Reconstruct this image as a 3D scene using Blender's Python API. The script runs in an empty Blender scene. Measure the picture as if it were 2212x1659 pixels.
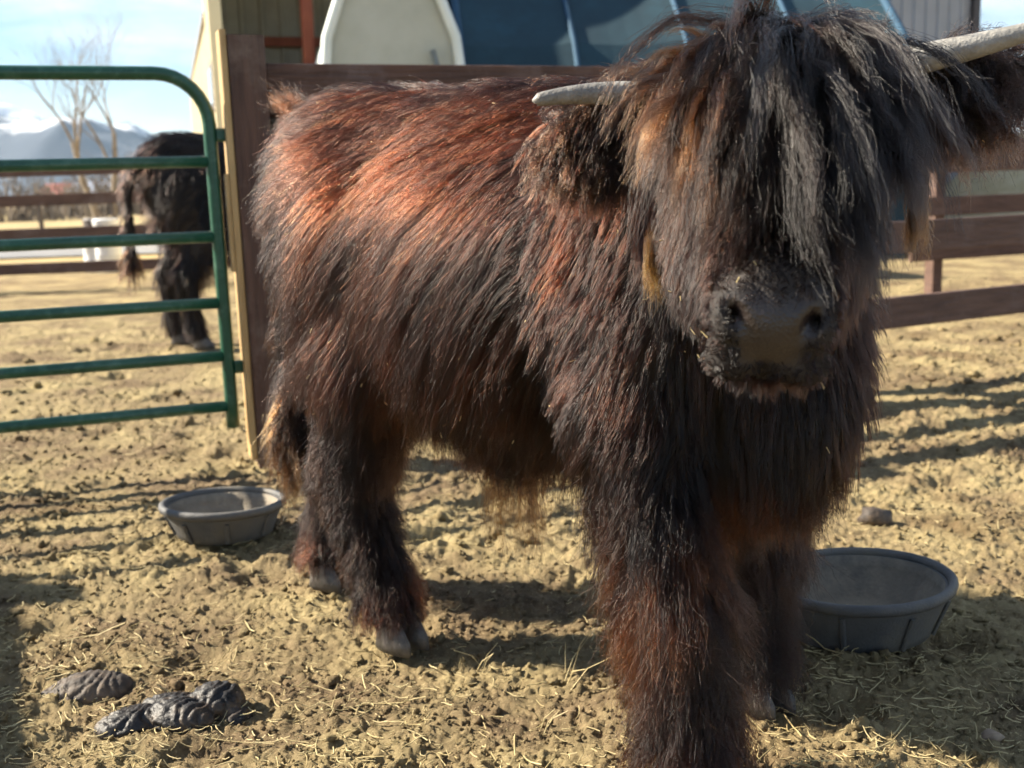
import bpy, math, random
import numpy as np
from mathutils import Vector, Matrix
from mathutils.kdtree import KDTree

# ---------------------------------------------------------------- camera, sky, sun, exposure
scene = bpy.context.scene
COL = scene.collection
CAM_H = 0.95
PITCH, ROLL = math.radians(10.3), math.radians(-1.85)
FPX, CX, CY = 2327.0, 1106.0, 829.5            # focal length and centre on a 2212 x 1659 frame
cam_data = bpy.data.cameras.new("camera")
cam = bpy.data.objects.new("camera", cam_data)
COL.objects.link(cam)
cam_data.sensor_width = 36.0
cam_data.lens = 36.0 * FPX / 2212.0
cam_data.clip_start, cam_data.clip_end = 0.05, 60000.0
cam.matrix_world = (Matrix.Translation((0, 0, CAM_H)) @ Matrix.Rotation(math.pi / 2 - PITCH, 4, 'X')
                    @ Matrix.Rotation(ROLL, 4, 'Z'))
cam_data.dof.use_dof = True
cam_data.dof.focus_distance = 1.66
cam_data.dof.aperture_fstop = 5.0
scene.camera = cam

SUN_EL, SUN_BACK = math.radians(35.0), math.radians(13.0)     # sun low on the left, a little behind the scene
to_sun = Vector((-math.cos(SUN_EL) * math.cos(SUN_BACK), math.cos(SUN_EL) * math.sin(SUN_BACK), math.sin(SUN_EL)))
sun_data = bpy.data.lights.new("sun", 'SUN')
sun_data.energy = 5.0
sun_data.angle = math.radians(0.5)
sun_data.color = (1.0, 0.90, 0.74)
sun = bpy.data.objects.new("sun", sun_data)
sun.rotation_euler = (-to_sun).to_track_quat('-Z', 'Y').to_euler()
sun.location = (-6, 2, 6)
COL.objects.link(sun)

world = bpy.data.worlds.new("World")
scene.world = world
world.use_nodes = True
wn, wl = world.node_tree.nodes, world.node_tree.links
wn.clear()
w_out = wn.new('ShaderNodeOutputWorld')
w_bg = wn.new('ShaderNodeBackground')
w_sky = wn.new('ShaderNodeTexSky')
w_sky.sky_type = 'NISHITA'
w_sky.sun_disc = False
w_sky.sun_elevation = SUN_EL
w_sky.sun_rotation = math.atan2(to_sun.x, to_sun.y)
w_sky.air_density, w_sky.dust_density, w_sky.ozone_density = 1.0, 0.15, 3.0
w_co = wn.new('ShaderNodeTexCoord')
w_map = wn.new('ShaderNodeMapping')
w_map.inputs['Scale'].default_value = (2.2, 2.2, 9.0)
w_noise = wn.new('ShaderNodeTexNoise')
w_noise.inputs['Scale'].default_value = 1.5
w_noise.inputs['Detail'].default_value = 7.0
w_noise.inputs['Roughness'].default_value = 0.58
w_ramp = wn.new('ShaderNodeValToRGB')
w_ramp.color_ramp.elements[0].position = 0.47
w_ramp.color_ramp.elements[1].position = 0.72
w_mix = wn.new('ShaderNodeMixRGB')
w_mix.inputs['Color2'].default_value = (8.0, 8.8, 9.6, 1)      # sunlit cloud
wl.new(w_co.outputs['Generated'], w_map.inputs['Vector'])
wl.new(w_map.outputs['Vector'], w_noise.inputs['Vector'])
wl.new(w_noise.outputs['Fac'], w_ramp.inputs['Fac'])
wl.new(w_ramp.outputs['Color'], w_mix.inputs['Fac'])
wl.new(w_sky.outputs['Color'], w_mix.inputs['Color1'])
wl.new(w_mix.outputs['Color'], w_bg.inputs['Color'])
w_bg.inputs['Strength'].default_value = 0.05
wl.new(w_bg.outputs['Background'], w_out.inputs['Surface'])

scene.view_settings.view_transform = 'Standard'
scene.view_settings.look = 'None'
scene.view_settings.exposure = 1.74
scene.view_settings.gamma = 1.0
scene.view_settings.use_curve_mapping = False
scene.render.engine = 'CYCLES'
scene.cycles.use_denoising = True
scene.cycles.max_bounces = 6
scene.cycles.diffuse_bounces = 2
scene.cycles.glossy_bounces = 2
scene.cycles.transmission_bounces = 3
scene.cycles.transparent_max_bounces = 6
scene.cycles.caustics_reflective = False
scene.cycles.caustics_refractive = False
scene.cycles.sample_clamp_indirect = 6.0
scene.cycles_curves.shape = 'RIBBONS'
scene.cycles_curves.subdivisions = 1
scene.cycles.use_adaptive_sampling = True
scene.cycles.adaptive_threshold = 0.03

# ---------------------------------------------------------------- helpers
RNG = np.random.default_rng(7)
random.seed(7)
CAM_R = np.array(cam.matrix_world.to_3x3())
CAM_C = np.array((0.0, 0.0, CAM_H))

def at(px, py, d):
    """World point at camera depth d seen at frame position (px, py)."""
    return CAM_R @ (np.array([(px - CX) / FPX, -(py - CY) / FPX, -1.0]) * d) + CAM_C

def on_ground(px, py, z=0.0):
    v = CAM_R @ np.array([(px - CX) / FPX, -(py - CY) / FPX, -1.0])
    return CAM_C + v * ((z - CAM_H) / v[2])

def norm(v):
    v = np.asarray(v, float)
    return v / np.maximum(np.linalg.norm(v, axis=-1, keepdims=True), 1e-9)

def mesh_obj(name, verts, faces, mat=None, parent=None, smooth=False, loc=None):
    me = bpy.data.meshes.new(name)
    verts = np.asarray(verts, float)
    if isinstance(faces, np.ndarray):
        me.vertices.add(len(verts))
        me.vertices.foreach_set('co', verts.astype(np.float32).ravel())
        n, k = faces.shape
        me.loops.add(n * k)
        me.loops.foreach_set('vertex_index', faces.astype(np.int32).ravel())
        me.polygons.add(n)
        me.polygons.foreach_set('loop_start', np.arange(0, n * k, k, dtype=np.int32))
        me.update(calc_edges=True)
        me.validate()
    else:
        me.from_pydata([tuple(v) for v in verts], [], [tuple(int(i) for i in f) for f in faces])
        me.update()
    if smooth:
        me.polygons.foreach_set('use_smooth', np.ones(len(me.polygons), bool))
    o = bpy.data.objects.new(name, me)
    COL.objects.link(o)
    if mat is not None:
        me.materials.append(mat)
    if parent is not None:
        o.parent = parent
    if loc is not None:
        o.location = loc
    return o

def empty(name, loc=(0, 0, 0), rz=0.0):
    o = bpy.data.objects.new(name, None)
    o.empty_display_size = 0.1
    COL.objects.link(o)
    o.location = loc
    o.rotation_euler = (0, 0, rz)
    return o

def tag(o, label=None, cat=None, group=None, kind=None):
    if label: o['label'] = label
    if cat: o['category'] = cat
    if group: o['group'] = group
    if kind: o['kind'] = kind
    return o

class MB:
    """Collects simple solids into one mesh."""
    def __init__(self):
        self.v, self.f = [], []
    def add(self, v, f):
        b = len(self.v)
        self.v += [tuple(p) for p in v]
        self.f += [tuple(i + b for i in q) for q in f]
        return self
    def box(self, c, ex, ey, ez, sx, sy, sz, bev=0.0):
        """Box centred at c with axes ex, ey, ez and full sizes sx, sy, sz; bev chamfers the long edges."""
        c, ex, ey, ez = (np.asarray(a, float) for a in (c, ex, ey, ez))
        if bev <= 0:
            pts = [c + ex * sx / 2 * i + ey * sy / 2 * j + ez * sz / 2 * k for i in (-1, 1) for j in (-1, 1) for k in (-1, 1)]
            return self.add(pts, [(0, 1, 3, 2), (4, 6, 7, 5), (0, 4, 5, 1), (2, 3, 7, 6), (0, 2, 6, 4), (1, 5, 7, 3)])
        a, b = sy / 2, sz / 2
        ring = [(-a, -b + bev), (-a, b - bev), (-a + bev, b), (a - bev, b), (a, b - bev), (a, -b + bev), (a - bev, -b), (-a + bev, -b)]
        pts = [c + ex * sx / 2 * s + ey * y + ez * z for s in (-1, 1) for y, z in ring]
        fs = [(i, (i + 1) % 8, 8 + (i + 1) % 8, 8 + i) for i in range(8)] + [tuple(range(7, -1, -1)), tuple(range(8, 16))]
        return self.add(pts, fs)
    def tube(self, path, r, n=12, caps=True):
        path = [np.asarray(p, float) for p in path]
        rs = r if hasattr(r, '__len__') else [r] * len(path)
        pts, fs = [], []
        prev = None
        for i, p in enumerate(path):
            t = norm(path[min(i + 1, len(path) - 1)] - path[max(i - 1, 0)])
            if prev is None:
                a = np.array((0, 0, 1.0)) if abs(t[2]) < 0.9 else np.array((1.0, 0, 0))
            else:
                a = prev
            x = norm(a - t * np.dot(a, t))
            prev = x
            y = np.cross(t, x)
            for k in range(n):
                q = 2 * math.pi * k / n
                pts.append(p + (x * math.cos(q) + y * math.sin(q)) * rs[i])
        for i in range(len(path) - 1):
            for k in range(n):
                fs.append((i * n + k, i * n + (k + 1) % n, (i + 1) * n + (k + 1) % n, (i + 1) * n + k))
        if caps:
            fs.append(tuple(range(n - 1, -1, -1)))
            fs.append(tuple((len(path) - 1) * n + k for k in range(n)))
        return self.add(pts, fs)
    def build(self, name, mat=None, parent=None, smooth=False):
        return mesh_obj(name, self.v, self.f, mat, parent, smooth)

# numpy noise -------------------------------------------------
def _hash(ix, iy, iz, seed):
    h = (ix.astype(np.int64) * 374761393 + iy.astype(np.int64) * 668265263 + iz.astype(np.int64) * 2147483647 + seed * 974634777) & 0x7fffffff
    h = ((h ^ (h >> 13)) * 1274126177) & 0x7fffffff
    h = (h ^ (h >> 16)) & 0xffff
    return h / 65535.0

def vnoise(x, y, z=None, seed=0):
    z = np.zeros_like(x) if z is None else z
    ix, iy, iz = np.floor(x).astype(int), np.floor(y).astype(int), np.floor(z).astype(int)
    fx, fy, fz = x - ix, y - iy, z - iz
    u, v, w = (t * t * (3 - 2 * t) for t in (fx, fy, fz))
    r = 0
    for a in (0, 1):
        for b in (0, 1):
            for c in (0, 1):
                r = r + _hash(ix + a, iy + b, iz + c, seed) * (u if a else 1 - u) * (v if b else 1 - v) * (w if c else 1 - w)
    return r

def fbm(x, y, z=None, seed=0, oct=4, gain=0.5):
    s, a, t = 0, 1.0, 0
    for o in range(oct):
        k = 2.03 ** o
        s = s + a * vnoise(x * k + o * 17.3, y * k - o * 9.1, None if z is None else z * k + o * 5.7, seed + o)
        t += a
        a *= gain
    return s / t

def worley(x, y, seed=0, jitter=0.9):
    """Distances to nearest and second nearest feature point, and the id of the nearest."""
    ix, iy = np.floor(x).astype(int), np.floor(y).astype(int)
    f1 = np.full(x.shape, 9.0); f2 = f1.copy(); cid = np.zeros(x.shape)
    zero = np.zeros_like(ix)
    for a in (-1, 0, 1):
        for b in (-1, 0, 1):
            jx, jy = ix + a, iy + b
            px = jx + 0.5 + (_hash(jx, jy, zero, seed) - 0.5) * jitter
            py = jy + 0.5 + (_hash(jx, jy, zero + 1, seed) - 0.5) * jitter
            d = np.hypot(x - px, y - py)
            h = _hash(jx, jy, zero + 2, seed)
            near = d < f1
            f2 = np.where(near, f1, np.minimum(f2, d))
            cid = np.where(near, h, cid)
            f1 = np.where(near, d, f1)
    return f1, f2, cid

# materials ---------------------------------------------------
def new_mat(name):
    m = bpy.data.materials.new(name)
    m.use_nodes = True
    nt = m.node_tree
    return m, nt.nodes, nt.links, nt.nodes['Principled BSDF']

def mat_noise(name, c1, c2, scale=8.0, rough=0.7, bump=0.0, bump_scale=60.0, stretch=(1, 1, 1), detail=6, metallic=0.0,
              lo=0.35, hi=0.65, spec=0.5, c3=None, c3_scale=2.0, coat=0.0):
    """Two-colour noise material with optional fine relief and a third wear colour; object coordinates."""
    m, n, l, b = new_mat(name)
    co = n.new('ShaderNodeTexCoord')
    mp = n.new('ShaderNodeMapping'); mp.inputs['Scale'].default_value = stretch
    l.new(co.outputs['Object'], mp.inputs['Vector'])
    nz = n.new('ShaderNodeTexNoise'); nz.inputs['Scale'].default_value = scale; nz.inputs['Detail'].default_value = detail
    nz.inputs['Roughness'].default_value = 0.6
    l.new(mp.outputs['Vector'], nz.inputs['Vector'])
    rp = n.new('ShaderNodeValToRGB')
    rp.color_ramp.elements[0].position, rp.color_ramp.elements[1].position = lo, hi
    rp.color_ramp.elements[0].color, rp.color_ramp.elements[1].color = (*c1, 1), (*c2, 1)
    l.new(nz.outputs['Fac'], rp.inputs['Fac'])
    out = rp.outputs['Color']
    if c3 is not None:
        n3 = n.new('ShaderNodeTexNoise'); n3.inputs['Scale'].default_value = c3_scale; n3.inputs['Detail'].default_value = 8
        n3.inputs['Roughness'].default_value = 0.7
        l.new(co.outputs['Object'], n3.inputs['Vector'])
        r3 = n.new('ShaderNodeValToRGB')
        r3.color_ramp.elements[0].position, r3.color_ramp.elements[1].position = 0.5, 0.68
        l.new(n3.outputs['Fac'], r3.inputs['Fac'])
        mx = n.new('ShaderNodeMixRGB'); mx.inputs['Color2'].default_value = (*c3, 1)
        l.new(r3.outputs['Color'], mx.inputs['Fac']); l.new(out, mx.inputs['Color1'])
        out = mx.outputs['Color']
    l.new(out, b.inputs['Base Color'])
    b.inputs['Roughness'].default_value = rough
    b.inputs['Metallic'].default_value = metallic
    b.inputs['Specular IOR Level'].default_value = spec
    if coat: b.inputs['Coat Weight'].default_value = coat
    if bump > 0:
        nb = n.new('ShaderNodeTexNoise'); nb.inputs['Scale'].default_value = bump_scale; nb.inputs['Detail'].default_value = 5
        l.new(mp.outputs['Vector'], nb.inputs['Vector'])
        bp = n.new('ShaderNodeBump'); bp.inputs['Strength'].default_value = bump; bp.inputs['Distance'].default_value = 0.01
        l.new(nb.outputs['Fac'], bp.inputs['Height']); l.new(bp.outputs['Normal'], b.inputs['Normal'])
    return m

M = {}

# ---------------------------------------------------------------- signed-distance modelling
def sd_ellipsoid(p, c, r, B=None):
    q = p - c
    if B is not None: q = q @ B          # columns of B are the local axes
    r = np.asarray(r, np.float32)
    k0 = np.linalg.norm(q / r, axis=-1)
    k1 = np.linalg.norm(q / (r * r), axis=-1)
    return k0 * (k0 - 1.0) / np.maximum(k1, 1e-6)

def sd_cone(p, a, b, ra, rb, flat=None):
    """Round cone from a to b; flat=(axis, factor) squeezes it along an axis."""
    q = p - a
    ab = b - a
    if flat is not None:
        ax, k = flat
        q = q + np.outer(q.reshape(-1, 3) @ ax, ax).reshape(q.shape) * (1.0 / k - 1.0)
        ab = ab + ax * np.dot(ab, ax) * (1.0 / k - 1.0)
    L2 = np.dot(ab, ab)
    t = np.clip((q @ ab) / L2, 0, 1)
    d = np.linalg.norm(q - t[..., None] * ab, axis=-1) - (ra + (rb - ra) * t)
    return d * (flat[1] ** 0.5 if flat is not None else 1.0)

class Field:
    """Signed distance on a grid, built from smoothly joined solids."""
    def __init__(self, lo, hi, h):
        self.lo, self.h = np.array(lo, np.float32), h
        self.n = np.ceil((np.array(hi) - np.array(lo)) / h).astype(int) + 1
        self.f = np.full(self.n, 0.35, np.float32)
        self.ax = [self.lo[i] + h * np.arange(self.n[i], dtype=np.float32) for i in range(3)]
    def blend(self, lo, hi, fn, k, sub=False):
        m = 0.10
        i0 = np.clip(np.floor((np.array(lo) - m - self.lo) / self.h).astype(int), 0, self.n - 1)
        i1 = np.clip(np.ceil((np.array(hi) + m - self.lo) / self.h).astype(int) + 1, 1, self.n)
        sl = tuple(slice(a, b) for a, b in zip(i0, i1))
        g = np.stack(np.meshgrid(*[self.ax[i][sl[i]] for i in range(3)], indexing='ij'), -1)
        d = fn(g).astype(np.float32)
        f = self.f[sl]
        if sub:
            d = -d
            h = np.maximum(k - np.abs(f - d), 0) / k
            self.f[sl] = np.maximum(f, d) + h * h * k * 0.25
        else:
            h = np.maximum(k - np.abs(f - d), 0) / k
            self.f[sl] = np.minimum(f, d) - h * h * k * 0.25
    def ell(self, c, r, k=0.06, B=None, sub=False):
        c = np.asarray(c, np.float32); R = max(r)
        self.blend(c - R, c + R, lambda g: sd_ellipsoid(g, c, r, None if B is None else np.asarray(B, np.float32)), k, sub)
    def cone(self, a, b, ra, rb, k=0.05, flat=None, sub=False):
        a, b = np.asarray(a, np.float32), np.asarray(b, np.float32)
        R = max(ra, rb)
        if flat is not None: flat = (np.asarray(flat[0], np.float32), flat[1])
        self.blend(np.minimum(a, b) - R, np.maximum(a, b) + R, lambda g: sd_cone(g, a, b, ra, rb, flat), k, sub)
    def finish(self):
        self.g = np.stack(np.gradient(self.f, self.h), -1).astype(np.float32)
    def sample(self, p):
        q = (p - self.lo) / self.h
        q = np.clip(q, 0, self.n - 1.001)
        i = np.floor(q).astype(int); t = (q - i).astype(np.float32)
        v = 0; g = 0
        for a in (0, 1):
            for b in (0, 1):
                for c in (0, 1):
                    w = (t[:, 0] if a else 1 - t[:, 0]) * (t[:, 1] if b else 1 - t[:, 1]) * (t[:, 2] if c else 1 - t[:, 2])
                    j = (i[:, 0] + a, i[:, 1] + b, i[:, 2] + c)
                    v = v + w * self.f[j]
                    g = g + w[:, None] * self.g[j]
        return v, norm(g)
    def surface(self):
        """Surface nets: one vertex per mixed cell, one quad per crossed edge."""
        f, n = self.f, self.n
        s = f < 0
        c = np.zeros(n - 1, np.int8)
        cor = [(a, b, d) for a in (0, 1) for b in (0, 1) for d in (0, 1)]
        sl = lambda a, b, d: (slice(a, n[0] - 1 + a), slice(b, n[1] - 1 + b), slice(d, n[2] - 1 + d))
        for q in cor: c += s[sl(*q)]
        act = np.argwhere((c > 0) & (c < 8))
        idx = np.full(n - 1, -1, np.int64)
        idx[tuple(act.T)] = np.arange(len(act))
        val = {q: f[tuple((act + q).T)] for q in cor}
        acc = np.zeros((len(act), 3)); cnt = np.zeros(len(act))
        for q in cor:
            for ax in range(3):
                if q[ax] == 0:
                    q2 = tuple(1 if i == ax else q[i] for i in range(3))
                    va, vb = val[q], val[q2]
                    m = (va < 0) != (vb < 0)
                    t = np.where(m, va / np.where(m, va - vb, 1), 0)
                    p = np.tile(np.array(q, float), (len(act), 1)); p[:, ax] = t
                    acc += p * m[:, None]; cnt += m
        verts = self.lo + self.h * (act + acc / cnt[:, None])
        quads = []
        for ax in range(3):
            u, v = (ax + 1) % 3, (ax + 2) % 3
            a = [slice(None)] * 3; b = [slice(None)] * 3
            a[ax] = slice(0, n[ax] - 1); b[ax] = slice(1, n[ax])
            sa, sb = s[tuple(a)], s[tuple(b)]
            e = np.argwhere(sa != sb)
            e = e[(e[:, u] > 0) & (e[:, v] > 0) & (e[:, u] < n[u] - 1) & (e[:, v] < n[v] - 1)]
            flip = sb[tuple(e.T)]
            du = np.zeros(3, int); du[u] = 1
            dv = np.zeros(3, int); dv[v] = 1
            q = np.stack([idx[tuple((e - du - dv).T)], idx[tuple((e - dv).T)], idx[tuple(e.T)], idx[tuple((e - du).T)]], -1)
            q[flip] = q[flip][:, ::-1]
            quads.append(q)
        return verts, np.concatenate(quads)

# ---------------------------------------------------------------- ground: churned, trampled corral soil
def ground_h(x, y):
    x = np.asarray(x, float); y = np.asarray(y, float)
    r = np.hypot(x, y)
    near = ss(16, 8, r)
    h = (fbm(x * 1.3, y * 1.3, seed=11, oct=3) - .5) * .055
    wx = x + (fbm(x * 9, y * 9, seed=14, oct=2) - .5) * .05
    wy = y + (fbm(x * 9 + 5, y * 9, seed=15, oct=2) - .5) * .05
    patch = ss(.30, .62, fbm(x * 2.1, y * 2.1, seed=16, oct=3))
    f1, f2, c = worley(wx * 8.5, wy * 8.5, seed=21)
    h = h + .019 * patch * ss(.62, .05, f1 + (fbm(x * 34, y * 34, seed=18, oct=3) - .5) * .5) * (.25 + .75 * c) * (c > .45)
    f1, f2, c = worley(wx * 21, wy * 21, seed=22)
    h = h + .0125 * (.35 + .65 * patch) * ss(.65, .10, f1 + (fbm(x * 60, y * 60, seed=19, oct=2) - .5) * .4) * (.2 + .8 * c)
    f1, f2, c = worley(wx * 47, wy * 47, seed=23)
    h = h + .0075 * ss(.7, .10, f1) * c
    h = h + (fbm(x * 60, y * 60, seed=25, oct=3, gain=.65) - .5) * .014
    # hoof prints
    f1, f2, c = worley(x * 2.6, y * 2.6, seed=27)
    h = h - .022 * ss(.22, .10, f1) * (c > .4)
    return (h - .012) * near

def ss(a, b, x):
    t = np.clip((x - a) / (b - a), 0, 1)
    return t * t * (3 - 2 * t)

rows = list(np.exp(np.arange(math.log(1.05), math.log(13.0), .0037)))
y_ = 13.0; st = .12
while y_ < 30000:
    rows.append(y_); st *= 1.16; y_ += st
rows = [-40, -12, -4, -1.5, -.4, .2, .6, .85] + rows
u_f = np.linspace(-.60, .60, 720)
u_o = np.array([.66, .75, .9, 1.2, 1.8, 3.0, 6.0, 14.0, 40.0])
us = np.concatenate([-u_o[::-1], u_f, u_o])
YY, UU = np.meshgrid(np.array(rows), us, indexing='ij')
XX = UU * (np.maximum(YY, 1.0) + .12)
ZZ = ground_h(XX, YY)
gv = np.stack([XX, YY, ZZ], -1).reshape(-1, 3)
nr_, nc_ = YY.shape
ii = (np.arange(nr_ - 1)[:, None] * nc_ + np.arange(nc_ - 1)[None]).ravel()
gq = np.stack([ii, ii + 1, ii + nc_ + 1, ii + nc_], -1)

def soil_material():
    m, n, l, b = new_mat('soil')
    geo = n.new('ShaderNodeNewGeometry')
    def noise(scale, detail=6, rough=.6):
        z = n.new('ShaderNodeTexNoise'); z.inputs['Scale'].default_value = scale; z.inputs['Detail'].default_value = detail
        z.inputs['Roughness'].default_value = rough
        l.new(geo.outputs['Position'], z.inputs['Vector']); return z.outputs['Fac']
    def ramp(src, p0, p1, c0, c1):
        r = n.new('ShaderNodeValToRGB'); e = r.color_ramp.elements
        e[0].position, e[1].position = p0, p1; e[0].color, e[1].color = (*c0, 1), (*c1, 1)
        l.new(src, r.inputs['Fac']); return r.outputs['Color']
    def mix(f, a, c):
        x = n.new('ShaderNodeMixRGB'); l.new(f, x.inputs['Fac'])
        for s_, v in ((a, 'Color1'), (c, 'Color2')):
            if isinstance(s_, tuple): x.inputs[v].default_value = (*s_, 1)
            else: l.new(s_, x.inputs[v])
        return x.outputs['Color']
    soil = ramp(noise(26, 8), .3, .7, (.095, .068, .040), (.24, .172, .100))
    big = ramp(noise(2.3, 5), .38, .62, (0, 0, 0), (1, 1, 1))
    dusty = ramp(noise(60, 6), .3, .7, (.255, .198, .100), (.40, .322, .168))
    c = mix(big, soil, dusty)
    fleck = ramp(noise(190, 3, .5), .62, .70, (0, 0, 0), (1, 1, 1))
    c = mix(fleck, c, (.42, .34, .19))
    damp = ramp(noise(1.1, 6, .65), .56, .70, (0, 0, 0), (1, 1, 1))
    hs = n.new('ShaderNodeMixRGB'); hs.blend_type = 'MULTIPLY'; hs.inputs['Color2'].default_value = (.62, .56, .52, 1)
    l.new(damp, hs.inputs['Fac']); l.new(c, hs.inputs['Color1']); c = hs.outputs['Color']
    # dry winter grass beyond the corral
    grass = ramp(noise(.35, 8, .7), .35, .65, (.30, .23, .115), (.42, .33, .17))
    sx_ = n.new('ShaderNodeSeparateXYZ'); l.new(geo.outputs['Position'], sx_.inputs[0])
    mr = n.new('ShaderNodeMapRange'); mr.inputs['From Min'].default_value = 15; mr.inputs['From Max'].default_value = 19
    l.new(sx_.outputs['Y'], mr.inputs['Value'])
    c = mix(mr.outputs['Result'], c, grass)
    l.new(c, b.inputs['Base Color'])
    b.inputs['Roughness'].default_value = .95
    b.inputs['Specular IOR Level'].default_value = .15
    bp = n.new('ShaderNodeBump'); bp.inputs['Strength'].default_value = 1.0; bp.inputs['Distance'].default_value = .010
    l.new(noise(120, 8, .75), bp.inputs['Height']); l.new(bp.outputs['Normal'], b.inputs['Normal'])
    return m
M['soil'] = soil_material()
ground = mesh_obj('ground', gv, gq, M['soil'], smooth=False)
tag(ground, 'churned dry brown corral soil with straw trodden in', kind='structure')

# ---------------------------------------------------------------- loose clods and straw (uncountable)
def icosphere():
    t = (1 + 5 ** .5) / 2
    v = [(-1, t, 0), (1, t, 0), (-1, -t, 0), (1, -t, 0), (0, -1, t), (0, 1, t), (0, -1, -t), (0, 1, -t), (t, 0, -1), (t, 0, 1), (-t, 0, -1), (-t, 0, 1)]
    f = [(0, 11, 5), (0, 5, 1), (0, 1, 7), (0, 7, 10), (0, 10, 11), (1, 5, 9), (5, 11, 4), (11, 10, 2), (10, 7, 6), (7, 1, 8), (3, 9, 4), (3, 4, 2), (3, 2, 6), (3, 6, 8), (3, 8, 9), (4, 9, 5), (2, 4, 11), (6, 2, 10), (8, 6, 7), (9, 8, 1)]
    v = [tuple(norm(p)) for p in v]
    cache, nf_ = {}, []
    def mid(a, b):
        k = (min(a, b), max(a, b))
        if k not in cache:
            cache[k] = len(v); v.append(tuple(norm((np.array(v[a]) + np.array(v[b])) / 2)))
        return cache[k]
    for a, b, c in f:
        ab, bc, ca = mid(a, b), mid(b, c), mid(c, a)
        nf_ += [(a, ab, ca), (b, bc, ab), (c, ca, bc), (ab, bc, ca)]
    return np.array(v), np.array(nf_)
ICO_V, ICO_F = icosphere()

def scatter_xy(n, rng, y0=1.1, y1=9.0, power=1.35):
    """Ground points thinning with distance, inside the wedge the pen fills."""
    t = rng.random(n)
    y = (y0 ** (1 - power) + t * (y1 ** (1 - power) - y0 ** (1 - power))) ** (1 / (1 - power))
    x = rng.uniform(-.58, .58, n) * (y + .1)
    return x, y

rg = np.random.default_rng(41)
nC = 5200
cx_, cy_ = scatter_xy(nC, rg, y1=7.5)
keep = fbm(cx_ * 1.8, cy_ * 1.8, seed=61, oct=3) > .42
cx_, cy_ = cx_[keep], cy_[keep]; nC = len(cx_)
size = .0035 + .014 * rg.random(nC) ** 6 + .0018 * rg.random(nC)
size *= np.clip(cy_ / 3.0, .8, 1.6)
cv, cf = [], []
jit = 1 + rg.normal(0, .27, (nC, len(ICO_V), 1))
ax3 = rg.uniform(.65, 1.3, (nC, 1, 3)); ax3[:, :, 2] *= .75
ang = rg.random(nC) * 6.28
vv = ICO_V[None] * jit * ax3 * size[:, None, None]
ca, sa = np.cos(ang)[:, None], np.sin(ang)[:, None]
vx = vv[..., 0] * ca - vv[..., 1] * sa; vy = vv[..., 0] * sa + vv[..., 1] * ca
vv = np.stack([vx + cx_[:, None], vy + cy_[:, None], vv[..., 2] + (ground_h(cx_, cy_) + size * .35)[:, None]], -1)
cf = (ICO_F[None] + (np.arange(nC) * len(ICO_V))[:, None, None]).reshape(-1, 3)
clods = mesh_obj('dirt_clods', vv.reshape(-1, 3), cf, M['soil'])
tag(clods, 'loose crumbs and clods of dry soil strewn over the corral', kind='stuff')

nK = 15000
kx, ky = scatter_xy(nK, rg, y1=6.0, power=1.6)
IV, IF = ICO_V[:12], np.array([(0, 11, 5), (0, 5, 1), (0, 1, 7), (0, 7, 10), (0, 10, 11), (1, 5, 9), (5, 11, 4), (11, 10, 2), (10, 7, 6), (7, 1, 8), (3, 9, 4), (3, 4, 2), (3, 2, 6), (3, 6, 8), (3, 8, 9), (4, 9, 5), (2, 4, 11), (6, 2, 10), (8, 6, 7), (9, 8, 1)])
ks = (.0018 + .0050 * rg.random(nK) ** 3) * np.clip(ky / 2.0, .9, 2.0)
kv = IV[None] * (1 + rg.normal(0, .25, (nK, 12, 1))) * rg.uniform(.6, 1.3, (nK, 1, 3)) * ks[:, None, None]
kv = kv + np.stack([kx, ky, ground_h(kx, ky) + ks * .3], -1)[:, None]
crumbs = mesh_obj('soil_crumbs', kv.reshape(-1, 3), (IF[None] + (np.arange(nK) * 12)[:, None, None]).reshape(-1, 3), M['soil'])
tag(crumbs, 'fine loose crumbs of soil scattered over the corral', kind='stuff')
M['straw'] = mat_noise('straw', (.36, .28, .13), (.58, .48, .26), scale=14, rough=.6, spec=.3)
def straw_mesh(n, rng, lmin, lmax, wid, up, y1, lift=.004):
    x, y = scatter_xy(n * 2, rng, y1=y1)
    k_ = np.argsort(-fbm(x * 1.6, y * 1.6, seed=66, oct=3) + rng.normal(0, .10, n * 2))[:n]
    x, y = x[k_], y[k_]
    a = rng.random(n) * 6.28
    L = rng.uniform(lmin, lmax, n) * rng.uniform(.4, 1, n)
    K = 5
    t = np.linspace(-.5, .5, K)[None]
    bend = rng.normal(0, .09, n)[:, None] * L[:, None]
    lx = t * L[:, None]; ly = bend * (t * t * 4 - .5)
    px = x[:, None] + lx * np.cos(a)[:, None] - ly * np.sin(a)[:, None]
    py = y[:, None] + lx * np.sin(a)[:, None] + ly * np.cos(a)[:, None]
    pz = ground_h(px, py) * .35 + ground_h(x, y)[:, None] * .65 + lift + .008 * rng.random(n)[:, None] + np.maximum(0, t * rng.normal(0, up, n)[:, None]) * L[:, None]
    w = wid * rng.uniform(.6, 1.3, n)[:, None]
    nx, ny = -np.sin(a)[:, None] * w, np.cos(a)[:, None] * w
    # triangular section so that it has body from every side
    P = np.stack([np.stack([px + nx, py + ny, pz], -1), np.stack([px - nx, py - ny, pz], -1), np.stack([px, py, pz + w * 1.2], -1)], 2)
    V = P.reshape(n, K * 3, 3)
    fs = []
    for k in range(K - 1):
        for e in range(3):
            fs.append((k * 3 + e, k * 3 + (e + 1) % 3, k * 3 + 3 + (e + 1) % 3, k * 3 + 3 + e))
    fs = np.array(fs)
    return V.reshape(-1, 3), (fs[None] + (np.arange(n) * K * 3)[:, None, None]).reshape(-1, 4)
v1, f1_ = straw_mesh(6800, rg, .010, .060, .0011, .30, 8.0)
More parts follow.
